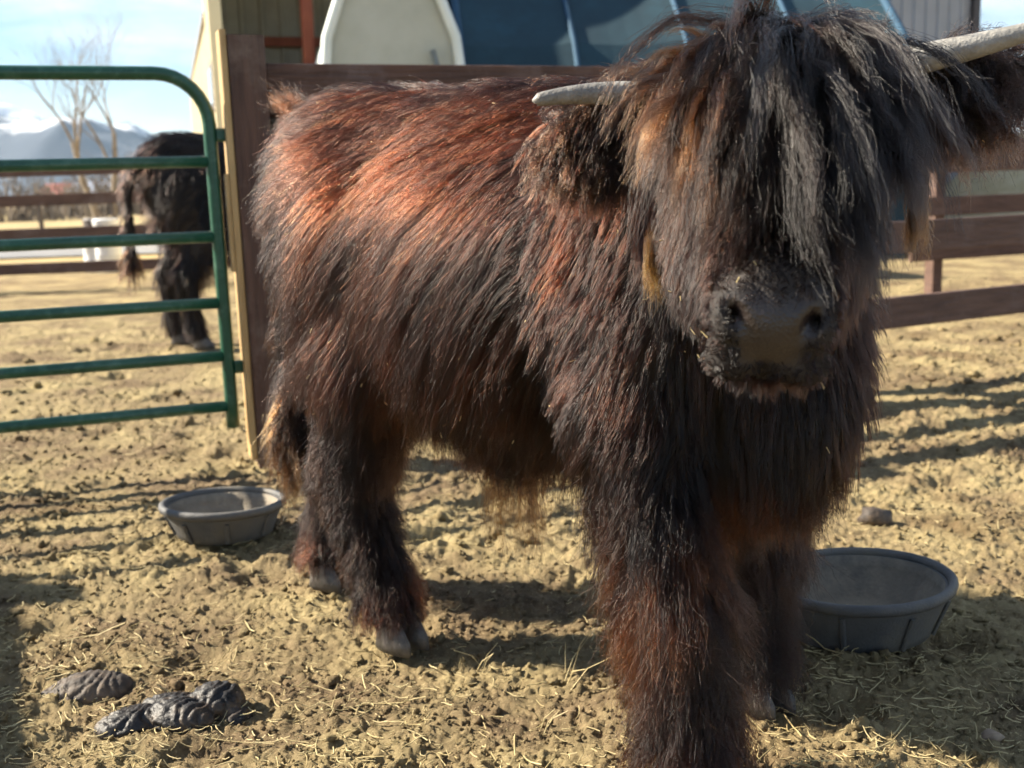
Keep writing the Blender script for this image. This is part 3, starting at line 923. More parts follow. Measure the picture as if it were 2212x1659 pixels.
# white drums and a dark tub by the far fence
def drum(px_, py_, d, r, hh, mat, label, lean=0.0):
    b = at(px_, py_, d)
    prof = [(.0, 0), (r, 0), (r * 1.03, hh * .04), (r, hh * .08), (r * .99, hh * .3), (r * 1.03, hh * .33), (r * .99, hh * .36), (r * .99, hh * .64), (r * 1.03, hh * .67), (r * .99, hh * .70), (r, hh * .94), (r * 1.03, hh * .97), (r * .9, hh), (0, hh * .985)]
    N = 24; vs = []; fs = []
    for rr_, z in prof:
        for k in range(N): vs.append((max(rr_, .001) * math.cos(6.28318 * k / N), max(rr_, .001) * math.sin(6.28318 * k / N), z))
    for i in range(len(prof) - 1):
        for k in range(N): fs.append((i * N + k, i * N + (k + 1) % N, (i + 1) * N + (k + 1) % N, (i + 1) * N + k))
    o = mesh_obj('drum', vs, fs, mat, smooth=True)
    o.location = (b[0], b[1], 0); o.rotation_euler = (0, lean, 0)
    tag(o, label, 'drum')
drum(228, 478, 14.5, .17, .72, M['white_paint'], 'white drum standing close to the second cow behind the far fence')
drum(200, 490, 14.6, .15, .50, M['white_paint'], 'shorter white drum farther from the second cow behind the far fence')
drum(214, 480, 15.6, .22, .72, M['dark_trim'], 'dark drum behind the two white drums')
# tan mound of feed on the right
mnd = at(2290, 340, 17.0)
NU, NV = 48, 14; vs, fs = [], []
for j in range(NV):
    for i in range(NU):
        t = j / (NV - 1); a = 2 * math.pi * i / NU
        rr_ = 2.6 * t; zz = 1.75 * (1 - t ** 1.4) + .18 * (float(vnoise(np.array([rr_ * math.cos(a) * 1.3]), np.array([rr_ * math.sin(a) * 1.3]), seed=8)[0]) - .5) * (1 - t)
        vs.append((rr_ * math.cos(a), rr_ * math.sin(a), zz))
for j in range(NV - 1):
    for i in range(NU): fs.append((j * NU + i, (j + 1) * NU + i, (j + 1) * NU + (i + 1) % NU, j * NU + (i + 1) % NU))
mo = mesh_obj('feed_mound', vs, fs, mat_noise('chaff', (.50, .40, .22), (.62, .52, .32), scale=5, rough=.95, bump=.6, bump_scale=14), smooth=True, loc=(mnd[0], mnd[1], 0))
tag(mo, 'pale tan mound rising above the fence at the far right', 'mound')

# mountains: a ridge field 12 to 20 km away
def mountain_material():
    m, n, l, b = new_mat('mountain')
    geo = n.new('ShaderNodeNewGeometry')
    sp = n.new('ShaderNodeSeparateXYZ'); l.new(geo.outputs['Position'], sp.inputs[0])
    nz = n.new('ShaderNodeTexNoise'); nz.inputs['Scale'].default_value = .0016; nz.inputs['Detail'].default_value = 8; nz.inputs['Roughness'].default_value = .6
    l.new(geo.outputs['Position'], nz.inputs['Vector'])
    ma = n.new('ShaderNodeMath'); ma.operation = 'MULTIPLY_ADD'; ma.inputs[1].default_value = 1500; l.new(nz.outputs['Fac'], ma.inputs[0]); l.new(sp.outputs['Z'], ma.inputs[2])
    mr = n.new('ShaderNodeMapRange'); mr.inputs['From Min'].default_value = 1760; mr.inputs['From Max'].default_value = 1960
    l.new(ma.outputs[0], mr.inputs['Value'])
    mx = n.new('ShaderNodeMixRGB'); mx.inputs['Color1'].default_value = (.034, .052, .085, 1); mx.inputs['Color2'].default_value = (.80, .82, .85, 1)  # slope colour pushed towards blue, distance haze painted in
    l.new(mr.outputs['Result'], mx.inputs['Fac']); l.new(mx.outputs['Color'], b.inputs['Base Color'])
    b.inputs['Roughness'].default_value = .9
    return m
M['mountain'] = mountain_material()
mx_ = np.linspace(-16000, 16000, 340); my_ = np.linspace(12500, 21000, 60)
MX, MY = np.meshgrid(mx_, my_, indexing='xy')
base = ss(12500, 15500, MY) * ss(21000, 18000, MY)
rid = 1 - np.abs(2 * fbm(MX / 2600 + 3.3, MY / 2600, seed=81, oct=5) - 1)
prof = np.interp(mx_, [-16000, -10000, -8300, -7300, -6600, -5900, -5300, -4300, -3000, 0, 6000, 16000], [900, 1250, 1500, 1350, 1050, 1150, 800, 520, 700, 800, 600, 700])[None]
MZ = base * prof * (.35 + .75 * rid) - 30
mv = np.stack([MX, MY, MZ], -1).reshape(-1, 3)
nr2, nc2 = MX.shape
ii = (np.arange(nr2 - 1)[:, None] * nc2 + np.arange(nc2 - 1)[None]).ravel()
mt = mesh_obj('mountains', mv, np.stack([ii, ii + 1, ii + nc2 + 1, ii + nc2], -1), M['mountain'], smooth=False)
tag(mt, 'blue snow-dusted mountain range on the horizon', kind='structure')

# ---------------------------------------------------------------- winter air between here and the mountains
hz = mesh_obj('haze', [(x, y, z) for x in (-17500, 17500) for y in (-300, 22500) for z in (-60, float(MZ.max()) + 25)], [(0, 1, 3, 2), (4, 6, 7, 5), (0, 4, 5, 1), (2, 3, 7, 6), (0, 2, 6, 4), (1, 5, 7, 3)])
hm = bpy.data.materials.new('air'); hm.use_nodes = True
hn = hm.node_tree.nodes; hn.clear()
ho = hn.new('ShaderNodeOutputMaterial'); hv = hn.new('ShaderNodeVolumePrincipled')
hv.inputs['Color'].default_value = (.62, .81, 1.0, 1)
hv.inputs['Density'].default_value = 1.5e-5
hm.node_tree.links.new(hv.outputs['Volume'], ho.inputs['Volume'])
hz.data.materials.append(hm)
tag(hz, 'pale blue winter haze in front of the mountains', kind='stuff')
# ---------------------------------------------------------------- highland cattle
def hair_material():
    m = bpy.data.materials.new('hair')
    m.use_nodes = True
    n, l = m.node_tree.nodes, m.node_tree.links
    n.clear()
    out = n.new('ShaderNodeOutputMaterial')
    h = n.new('ShaderNodeBsdfHairPrincipled')
    h.model = 'CHIANG'
    h.parametrization = 'COLOR'
    at_ = n.new('ShaderNodeAttribute'); at_.attribute_name = 'hair_color'
    l.new(at_.outputs['Color'], h.inputs['Color'])
    h.inputs['Roughness'].default_value = 0.21
    h.inputs['Radial Roughness'].default_value = 0.35
    h.inputs['Coat'].default_value = 0.0
    h.inputs['IOR'].default_value = 1.40
    h.inputs['Offset'].default_value = math.radians(3)
    h.inputs['Random Roughness'].default_value = 0.4
    l.new(h.outputs[0], out.inputs['Surface'])
    return m

M['hair'] = hair_material()

def curves_obj(name, pts, rad, col, parent):
    """pts (N,K,3), rad (N,K), col (N,K,3) -> one hair object."""
    N, K = pts.shape[:2]
    cu = bpy.data.hair_curves.new(name)
    cu.add_curves([K] * N)
    cu.attributes['position'].data.foreach_set('vector', pts.astype(np.float32).ravel())
    ra = cu.attributes.get('radius') or cu.attributes.new('radius', 'FLOAT', 'POINT')
    ra.data.foreach_set('value', rad.astype(np.float32).ravel())
    ca = cu.attributes.new('hair_color', 'FLOAT_COLOR', 'POINT')
    ca.data.foreach_set('color', np.concatenate([col, np.ones((N, K, 1))], -1).astype(np.float32).ravel())
    cu.materials.append(M['hair'])
    o = bpy.data.objects.new(name, cu)
    COL.objects.link(o)
    o.parent = parent
    return o

def sample_surface(V, Q, n, dens_fn, rng):
    """n points spread over the quads with a density weight per quad."""
    T = np.concatenate([Q[:, [0, 1, 2]], Q[:, [0, 2, 3]]])
    a, b, c = V[T[:, 0]], V[T[:, 1]], V[T[:, 2]]
    area = np.linalg.norm(np.cross(b - a, c - a), axis=1) / 2
    w = area * dens_fn((a + b + c) / 3)
    t = rng.choice(len(T), n, p=w / w.sum())
    r1, r2 = np.sqrt(rng.random(n)), rng.random(n)
    return a[t] * (1 - r1)[:, None] + b[t] * (r1 * (1 - r2))[:, None] + c[t] * (r1 * r2)[:, None]

def nearest(src, dst):
    kd = KDTree(len(src))
    for i, p in enumerate(src): kd.insert(p, i)
    kd.balance()
    return np.array([kd.find(p)[1] for p in dst])

def grow(F, root, d0, L, K, grav, margin, wob, rng, flow=None, flow_k=0.0):
    """Guide strands: march from the skin, bend with gravity, slide on the body."""
    n = len(root)
    pts = np.zeros((n, K, 3)); pts[:, 0] = root
    d = d0.copy(); p = root.copy()
    seg = (L / (K - 1))[:, None]
    down = np.array((0, 0, -1.0))
    ph = rng.random((n, 3)) * 6.28
    for k in range(1, K):
        t = k / (K - 1)
        d = d + down * (grav[:, None] / (K - 1))
        if flow is not None: d = d + flow * (flow_k / (K - 1))
        d = d + np.sin(ph + k * 1.9) * wob[:, None]
        d = norm(d)
        q = p + d * seg
        sd, g = F.sample(q)
        m = margin * min(1.0, t * 2.2)
        pen = np.maximum(m - sd, 0)
        q = q + g * pen[:, None]
        d = norm(q - p)
        q = p + d * seg
        pts[:, k] = q; p = q
    return pts

def children(guides, groot, croot, gi, K, clump, shape, lenf, frizz, curl, rng):
    """Strands that follow their guide and close towards its tip."""
    n = len(croot)
    Kg = guides.shape[1]
    t = np.linspace(0, 1, K)
    out = np.zeros((n, K, 3))
    off = croot - groot[gi]
    e1 = norm(rng.normal(size=(n, 3))); e2 = norm(rng.normal(size=(n, 3)))
    ph = rng.random(n) * 6.28
    fr = rng.uniform(1.5, 4.5, n)
    for k in range(K):
        s = np.clip(t[k] * lenf, 0, 1) * (Kg - 1)
        i = np.minimum(s.astype(int), Kg - 2); u = (s - i)[:, None]
        g = guides[gi, i] * (1 - u) + guides[gi, i + 1] * u
        c = np.clip(clump * (t[k] ** shape), 0, 0.97)[:, None]
        wave = e1 * (np.sin(ph + fr * 6.28 * t[k]) - np.sin(ph))[:, None] + e2 * (np.cos(ph + fr * 5.1 * t[k]) - np.cos(ph))[:, None]
        out[:, k] = g + off * (1 - c) + wave * (curl * t[k])[:, None] + e1 * (frizz * t[k] ** 2)[:, None]
    return out

def ss(a, b, x):
    t = np.clip((x - a) / (b - a), 0, 1)
    return t * t * (3 - 2 * t)

def make_cow(name, S, h, n_coat, n_guide, detail=True, seed=1, thick=1.0, scale_hair=1.0, tone=1.0, reds=1.0):
    """S holds the pose in the cow's own frame: x forward, y to its left, z up."""
    rng = np.random.default_rng(seed)
    root = empty(name, S['loc'], S['rz'])
    A = lambda *v: np.array(v, float)
    F = Field((-1.15, -0.62, -0.03), (1.12, 0.62, 1.45), h)
    # trunk
    F.ell(A(-.12, 0, .785), (.52, .25, .30), .10)
    F.ell(A(-.54, 0, .88), (.25, .215, .245), .12)
    F.ell(A(.26, 0, .79), (.30, .215, .28), .12)
    F.cone(A(-.62, 0, 1.03), A(.25, 0, 1.01), .115, .09, .10)
    F.ell(A(.46, -.02, .64), (.14, .12, .19), .10)
    F.cone(A(-.70, .0, .98), A(-.80, .0, .99), .07, .045, .06)     # tail head
    for s, (hx, st, ho, fe, ft) in ((-1, S['RH']), (1, S['LH'])):
        F.ell(A(hx, s * .125, .75), (.18, .105, .26), .08)
        F.cone(st, ho, .098, .052, .07); F.cone(ho, fe, .052, .040, .04); F.cone(fe, ft, .042, .046, .03)
    for s, (el, kn, fe, ft) in ((-1, S['RF']), (1, S['LF'])):
        F.ell(A(.31, s * .135, .80), (.14, .095, .22), .08)
        F.cone(A(.34, s * .15, .72), el, .11, .085, .07)
        F.cone(el, kn, .085, .055, .06); F.cone(kn, fe, .055, .041, .04); F.cone(fe, ft, .042, .047, .03)
    # tail
    tp = [A(-.78, 0, 1.00)] + S['tail']
    for a, b in zip(tp[:-1], tp[1:]): F.cone(a, b, .026, .022, .03)
    # head: frame at the poll, f to the muzzle, s to its left, u out of the forehead
    hp, f = np.array(S['poll'], float), norm(S['hf'])
    sx = np.array(S['hs'], float); sx = norm(sx - f * np.dot(sx, f)); u = np.cross(f, sx)
    if u[2] < 0 and not S.get('keep'): pass
    HB = np.stack([f, sx, u], 1)
    H = lambda a, b, c: hp + f * a + sx * b + u * c
    nb = np.array(S['neck'], float)
    F.cone(nb, H(.02, 0, -.09), .170, .115, .12)
    F.cone(nb - A(0, .02, .12), H(.12, 0, -.12), .135, .09, .10)
    F.ell(H(.075, 0, -.02), (.145, .118, .105), .05, HB)
    F.cone(H(.06, 0, -.02), H(.36, 0, -.015), .106, .059, .05)
    F.cone(H(.12, 0, -.12), H(.36, 0, -.042), .085, .038, .05)
    F.ell(H(.392, 0, -.012), (.060, .057, .052), .04, HB)
    F.ell(H(.420, 0, -.050), (.033, .038, .021), .016, HB)
    for s in (-1, 1):
        F.ell(H(.155, s * .085, .035), (.045, .032, .03), .035, HB)
        F.ell(H(.17, s * .075, -.09), (.10, .035, .07), .05, HB)
        F.ell(H(.415, s * .046, .004), (.034, .022, .034), .022, HB)       # nostril wing
        F.ell(H(.435, s * .040, -.040), (.030, .030, .022), .018, HB)      # upper lip pad
    if detail:
        for s in (-1, 1):
            a, b = H(.448, s * .029, .010), H(.424, s * .051, .038)
            F.cone(a, b, .0075, .0115, .006, sub=True)
            F.cone((a + b) / 2, (a + b) / 2 - f * .020 - u * .012 + sx * s * .006, .0085, .006, .006, sub=True)
        F.cone(H(.475, 0, -.027), H(.464, -.046, -.038), .0042, .0040, .005, sub=True)
        F.cone(H(.475, 0, -.027), H(.464, .046, -.037), .0042, .0040, .005, sub=True)
    ears = S['ears']
    for (eb, em, et, en) in ears:
        eb, em, et = (np.array(e, float) for e in (eb, em, et)); en = norm(en)
        F.cone(eb, em, .026, .050, .03, flat=(en, .45)); F.cone(em, et, .050, .018, .03, flat=(en, .45))
        F.cone(em + en * .034 - (em - eb) * .3, em + en * .030 + (et - em) * .4, .030, .020, .012, flat=(en, .8), sub=True)
    F.finish()
    V, Q = F.surface()
    # body mesh
    body = mesh_obj('body', V, Q, None, root, smooth=True)
    hl = (V - hp) @ HB
    def pad_mask(q):
        wid = .030 + .020 * ss(-.005, .030, q[:, 2])
        return ss(-.030, -.022, q[:, 2]) * ss(.046, .030, q[:, 2]) * ss(wid + .008, wid - .004, np.abs(q[:, 1])) * (q[:, 0] > .385)
    pad = pad_mask(hl)
    pa = body.data.attributes.new('nose', 'FLOAT', 'POINT'); pa.data.foreach_set('value', pad.astype(np.float32))
    body.data.materials.append(M['hide'])
    # ---- coat
    nose_free = lambda p: 1 - pad_mask((p - hp) @ HB)
    def headness(p):
        q = (p - hp) @ HB
        return ss(-.07, .02, q[:, 0]) * (np.linalg.norm((q - A(.2, 0, -.05)) / A(.36, .22, .2), axis=1) < 1.05)
    far = S.get('far_side', 1)
    def dens(p):
        q = (p - hp) @ HB
        hd = headness(p)
        w = 1.0 + 1.6 * hd + 1.0 * (p[:, 2] < .5)
        w = w * np.where((far * p[:, 1] > .08) & (hd < .5) & (p[:, 0] < .3), .45, 1.0)
        w = w * np.where((p[:, 2] < .07), 0.02, 1.0)
        w = w * np.clip(nose_free(p), 0.0, 1)
        return w
    G0 = sample_surface(V, Q, n_guide, dens, rng)
    def props(p, nrm):
        q = (p - hp) @ HB
        hd = headness(p)
        N = len(p)
        z, x, y = p[:, 2], p[:, 0], p[:, 1]
        L = np.full(N, .085)
        top = ss(.90, 1.05, z) * (x < .42) * (1 - hd)
        L = L + .11 * top
        flank = ss(.55, .75, z) * ss(1.02, .9, z) * ss(-.5, -.4, x) * ss(.25, .1, x)
        L = L + .16 * flank
        leg = ss(.58, .48, z)
        L = np.where(leg > .5, .10 + .045 * ss(.5, .38, z) * (x > .2), L)
        L = np.where((leg > .5) & (x < .2), .095, L)
        L = np.where(z < .11, .06, L)
        belly = (nrm[:, 2] < -.35) & (z > .35) & (z < .7)
        L = np.where(belly, .15, L)
        neck = (x > .15) & (z > .6) & (hd < .5)
        L = np.where(neck, .072, L)
        chest = (x > .42) & (z > .4) & (z < .85) & (hd < .5)
        L = np.where(chest, np.where(y > .03, .050, .095), L)
        # face
        face = hd > .5
        L = np.where(face, .075, L)
        L = np.where(face & (q[:, 0] > .31), .034, L)
        L = np.where(face & (q[:, 0] > .36), .009, L)
        chin = face & (q[:, 2] < -.07) & (q[:, 0] > .1)
        L = np.where(chin, .075, L)
        chin2 = face & (q[:, 2] < -.06) & (q[:, 0] > .39)
        L = np.where(chin2, .028, L)
        L = np.where(face & (q[:, 0] < .06), .06, L)
        L = L * scale_hair
        # flow direction on the skin: rearwards on the trunk, down the legs, down the face
        flow = np.tile(A(-.75, 0, -.55), (N, 1))
        flow = flow + np.outer(ss(.95, 1.08, z) * (1 - hd), A(-1.4, 0, .25)) + np.stack([0 * y, np.sign(y) * .5 * top, 0 * y], 1)
        flow[leg > .3] = A(-.25, 0, -1)
        flow[neck] = A(-.35, -.1, -.9)
        flow[chest] = A(.15, 0, -1)
        fl_h = np.outer(np.ones(N), f * 1.0) + np.outer(np.sign(q[:, 1]) * ss(.02, .10, np.abs(q[:, 1])), sx) * .35 + A(0, 0, -.5)
        flow = np.where(face[:, None], fl_h, flow)
        sw = fbm(x * 5, y * 5, z * 5, seed=31, oct=2) - .5
        sw2 = fbm(x * 5 + 9, y * 5, z * 5, seed=37, oct=2) - .5
        flow = flow + np.stack([sw, sw2 * .5, sw2 * .6], 1) * (.95 + .5 * leg)[:, None]
        flow = norm(flow - nrm * np.sum(flow * nrm, 1, keepdims=True))
        lift = .28 - .19 * np.maximum(flank, top)
        lift = np.where(leg > .5, .70, lift)
        lift = np.where(neck, .30, lift)
        lift = np.where(face, .35, lift)
        lift = np.where(face & (q[:, 0] > .30), .22, lift)
        lift = np.where(chin, .45, lift)
        return L, flow, lift, dict(hd=face, leg=leg, top=top, q=q, neck=neck, chest=chest, flank=flank)
    _, GN = F.sample(G0)
    L, flow, lift, R = props(G0, GN)
    L = L * rng.uniform(.7, 1.2, len(L))
    d0 = norm(flow + GN * (lift * rng.uniform(.6, 1.5, len(L)))[:, None])
    margin = .004 + .020 * rng.random(len(L)) * np.minimum(1, L / .08) * np.where(R['hd'], .6, 1.0)
    grav = np.where(R['hd'], 1.0, 1.25) + .6 * R['top'] * -1
    gp = grow(F, G0, d0, L, 8, grav, margin, np.where((R['leg'] > .5) | R['hd'], .085, .030), rng)
    # locks: guides close on sparser leaders
    nl = max(60, n_guide // 15)
    li = rng.choice(n_guide, nl, replace=False)
    near_l = li[nearest(G0[li], G0)]
    lock = np.where(R['hd'], .40, .46) * rng.uniform(.5, 1.2, n_guide)
    lock = np.where(R['neck'] & ~R['hd'], lock * .6, lock)
    for k in range(1, 8):
        t = k / 7
        tgt = gp[near_l, k] + (G0 - G0[near_l]) * .28
        w = (np.clip(lock, 0, .85) * t ** 1.1)[:, None]
        gp[:, k] = gp[:, k] * (1 - w) + tgt * w
    lock_rnd = np.clip(.72 * rng.random(n_guide)[near_l] + .28 * rng.random(n_guide), 0, 1)
    C0 = sample_surface(V, Q, n_coat, dens, rng)
    gi = nearest(G0, C0)
    K = 8
    n = n_coat
    Lg = L[gi]
    clump = rng.uniform(.50, .96, n) * np.where(R['hd'][gi], .8, 1.0)
    lenf = rng.uniform(.62, 1.0, n)
    frizz = rng.normal(0, 1, n) * np.where(R['leg'][gi] > .5, .06, .030) * np.where(rng.random(n) < .06, 3.2, 1.0) * Lg * (1 + .8 * (R['leg'][gi] > .5))
    curl = np.where(R['leg'][gi] > .5, .018, .015) * Lg * rng.uniform(.3, 1.8, n) * (1 + 1.3 * (R['leg'][gi] > .5))
    cp = children(gp, G0, C0, gi, K, clump, 1.2, lenf, frizz, curl, rng)
    # colour: black-brown coat, sun-bleached red locks along back and forelegs
    black, brown, red, gold = A(.0008, .0007, .0008), A(.0115, .0050, .0032), A(.026, .0048, .0014), A(.13, .050, .015)
    x, y, z = C0[:, 0], C0[:, 1], C0[:, 2]
    nz = fbm(x * 7, y * 7, z * 4, seed=5, oct=3)
    redw = (ss(.84, 1.06, z) * ss(.45, .05, x) * .34 + .72 * ss(.45, .72, z) * ss(.62, .2, x)) * (1 - .85 * ss(-.42, -.62, x) * ss(1.08, .95, z))
    redw = redw + 1.7 * ((x > .2) & (z < .50) & (z > .27) & (y < -.05)) * ss(.45, .65, nz) + .55 * ss(.24, .12, z)
    redw = redw * np.where(R['hd'][gi], 0.25, 1) * np.where(z > .5, 1 - .75 * ss(-.30, -.55, x), 1)
    redw = np.clip(redw * (0.22 + 1.25 * ss(.38, .72, lock_rnd[gi])) * ss(.25, .6, nz + .15), 0, 1)
    redw = np.clip(redw + rng.normal(0, .12, n), 0, 1) * reds
    brw = np.clip(.45 * nz + .6 * ss(.35, .8, lock_rnd[gi]) + rng.normal(0, .15, n) - .15, 0, 1)
    base = black * (1 - brw)[:, None] + brown * brw[:, None]
    tipc = base * (1 - redw)[:, None] + red * redw[:, None]
    lr = ((x > .2) & (z < .52) & (z > .24) & (y < -.05)) * ss(.42, .60, nz) * ss(.25, .60, lock_rnd[gi])
    tipc = tipc * (1 - lr)[:, None] + A(.085, .021, .006) * lr[:, None]
    gw = (rng.random(n) < .035 + .05 * redw) * rng.random(n) * .7
    tipc = tipc * (1 - gw)[:, None] + gold * gw[:, None]
    t = np.linspace(0, 1, K)[None, :, None]
    col = base[:, None] * .75 * (1 - t ** .8) + tipc[:, None] * t ** .8
    col = col * tone
    r = thick * rng.uniform(.00022, .00042, n)[:, None] * np.linspace(1.0, .25, K)[None] ** .7
    curves_obj('coat', cp, r, col, root)

    # bits of straw and chaff caught in the coat
    ns = S.get('n_fleck', 0)
    if ns:
        pick = rng.choice(n, ns * 2); pk = pick[C0[pick][:, 2] > .55][:ns]
        c = cp[pk, 6]; d = norm(cp[pk, 7] - cp[pk, 4] + rng.normal(0, .6, (len(pk), 3)) * .05); gN = F.sample(c)[1]
        fm = MB()
        for c_, d_, g_ in zip(c, d, gN):
            t_ = norm(np.cross(d_, g_)); fm.box(c_ + g_ * .002, d_, t_, np.cross(d_, t_), rng.uniform(.003, .012), rng.uniform(.0008, .0016), .0006)
        tag(fm.build('straw_flecks', M['straw'], root), kind='stuff')
    # ---- long locks: forelock over the face, ears, tail switch, belly tuft
    def locks(nm, roots, nrm0, Ls, grav, margin, kids, spread, cols, curl=.02, frizz=.06, clump=(.7, .97), K=12, wob=.09, rad=1.0, flow=None, flow_k=0.0, rootoff=None, gmix=.0):
        g = grow(F, roots, nrm0, Ls, 12, grav, margin, np.full(len(roots), wob), rng, flow, flow_k)
        m = len(roots) * kids
        ci = np.repeat(np.arange(len(roots)), kids)
        off = rng.normal(0, 1, (m, 3)) * (spread if rootoff is None else rootoff)
        cr = roots[ci] + off
        lenf = rng.uniform(.55, 1.0, m)
        p = children(g, roots, cr, ci, K, rng.uniform(*clump, m), .9, lenf, rng.normal(0, 1, m) * frizz * Ls[ci], curl * Ls[ci] * rng.uniform(.4, 1.8, m), rng)
        c0, c1 = cols
        mixw = np.clip(rng.random(len(roots))[ci] * .8 + rng.normal(0, .15, m), 0, 1)
        c0 = np.broadcast_to(c0, (len(roots), 3))[ci]; c1 = np.broadcast_to(c1, (len(roots), 3))[ci]
        tip = c0 * (1 - mixw)[:, None] + c1 * mixw[:, None]
        tt = np.linspace(0, 1, K)[None, :, None]
        cc = (c0[:, None] * (1 - tt ** .7) + tip[:, None] * tt ** .7) * tone
        rr = rad * thick * rng.uniform(.00024, .00044, m)[:, None] * np.linspace(1, .25, K)[None] ** .7
        return curves_obj(nm, p, rr, cc, root)
    q = (V - hp) @ HB
    VN = F.sample(V)[1]
    nf = S['n_fore']
    # forelock roots over the poll
    sel = np.where((q[:, 0] > -.06) & (q[:, 0] < .17) & (np.abs(q[:, 1]) < .092) & (q[:, 2] > -.05))[0]
    ri = rng.choice(sel, nf)
    r0 = V[ri] + rng.normal(0, .003, (nf, 3)); rn = VN[ri]; rq = q[ri]
    fan = np.sign(rq[:, 1]) * np.abs(rq[:, 1] / .09) ** 1.2
    d0 = norm(u * .42 + np.outer(np.ones(nf), f) * .65 + np.outer(fan, sx) * .40 + rng.normal(0, .27, (nf, 3)))
    Ls = (.13 + .32 * rng.random(nf) ** .8) * (1 - .9 * np.clip(rq[:, 0], 0, .2) / .2 * .4) * (1.0 - .48 * np.abs(rq[:, 1]) / .09)
    mg = .006 + .040 * rng.random(nf) ** 1.3
    warm = ss(-.1, -1.0, fan)       # paler, redder tips towards its right side
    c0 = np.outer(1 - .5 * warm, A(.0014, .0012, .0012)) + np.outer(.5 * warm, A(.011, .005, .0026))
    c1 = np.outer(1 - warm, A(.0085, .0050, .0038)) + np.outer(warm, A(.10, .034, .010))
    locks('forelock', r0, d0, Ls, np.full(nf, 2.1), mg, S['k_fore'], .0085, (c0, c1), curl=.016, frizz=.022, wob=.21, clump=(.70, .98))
    # ears
    er, ed, el_, ec = [], [], [], []
    for ei, (eb, em, et, en) in enumerate(ears):
        eb, em, et = (np.array(e, float) for e in (eb, em, et)); en = norm(en)
        ax = norm(et - eb)
        dist = np.linalg.norm(np.cross(V - eb, ax), axis=1)
        tt = (V - eb) @ ax / np.linalg.norm(et - eb)
        se = np.where((tt > .15) & (tt < 1.15) & (dist < .075))[0]
        k = rng.choice(se, S['n_ear'])
        er.append(V[k]); 
        side = np.cross(en, ax); side = side if side[2] < 0 else -side
        low = ((V[k] - em) @ side)
        ed.append(norm(VN[k] * .55 + ax * .95 + np.outer(np.where(low > 0, 1.0, -.25), side) * .6 + rng.normal(0, .25, (len(k), 3))))
        el_.append(rng.uniform(.035, .085, len(k)) * np.where(low > 0, 1.0, .7) * S.get('ear_len', (1, 1))[ei]); ec.append(np.full(len(k), 1.0))
    er, ed, el_ = np.concatenate(er), np.concatenate(ed), np.concatenate(el_)
    locks('ear_hair', er, ed, el_, np.full(len(er), 1.3), .004 + .01 * rng.random(len(er)), S['k_ear'], .0045, (A(.0032, .0022, .0020), np.repeat(np.array(S.get('ear_tip', [(.06, .025, .012)] * 2), float), S['n_ear'], 0)), curl=.06, frizz=.12, clump=(.4, .9), K=9, wob=.16)
    for nm_, r_c, r_s, ln, cc_ in S.get('extra', []):
        k = max(4, int(26 * r_s / .02))
        r0 = np.array(r_c, float) + rng.normal(0, r_s * .5, (k, 3))
        locks(nm_, r0, norm(np.array(cc_[0], float) + rng.normal(0, .12, (k, 3))), rng.uniform(.6, 1.0, k) * ln, np.full(k, cc_[1]), np.full(k, .002), 30, .004, (np.array(cc_[2]), np.array(cc_[3])), curl=.03, frizz=.05)
    # tail switch
    ta, tb = tp[-2] * .45 + tp[-1] * .55, tp[-1]
    nt_ = S['n_tail']
    w = rng.random(nt_)
    r0 = ta + (tb - ta) * w[:, None] + rng.normal(0, .014, (nt_, 3))
    d0 = norm(A(-.1, 0, -1) + rng.normal(0, .22, (nt_, 3)))
    locks('tail_switch', r0, d0, rng.uniform(.12, .25, nt_) * (1 - .2 * w), np.full(nt_, .8), np.full(nt_, .003), S['k_tail'], .008, (A(.012, .005, .003), A(.26, .085, .02) * S.get('tail_gold', 1.0)), curl=.03, frizz=.05)
    # tuft under the belly
    nb_ = S['n_belly']
    r0 = np.stack([rng.normal(S.get('belly_x', -.02), .032, nb_), rng.normal(0, .02, nb_), np.full(nb_, .53)], 1)
    d0 = norm(A(0, 0, -1) + rng.normal(0, .12, (nb_, 3)))
    locks('belly_tuft', r0, d0, rng.uniform(.20, .36, nb_), np.full(nb_, .4), np.full(nb_, .002), S['k_tail'], .006, (A(.012, .006, .004), A(.13, .055, .02)), curl=.03, frizz=.06)
    # ---- horns
    for (ha, hb, hc, r_) in S['horns']:
        a, b, c = (np.array(e, float) for e in (ha, hb, hc))
        ts = np.linspace(0, 1, 22)
        path = [(1 - t) ** 2 * a + 2 * t * (1 - t) * b + t * t * c for t in ts]
        rad = [r_ * (1 - .56 * t ** 1.3) * (1.0 if t < .93 else math.sqrt(max(0.04, 1 - ((t - .93) / .0715) ** 2))) for t in ts]
        MB().tube(path, rad, 20).build('horn', M['horn'], root, True)
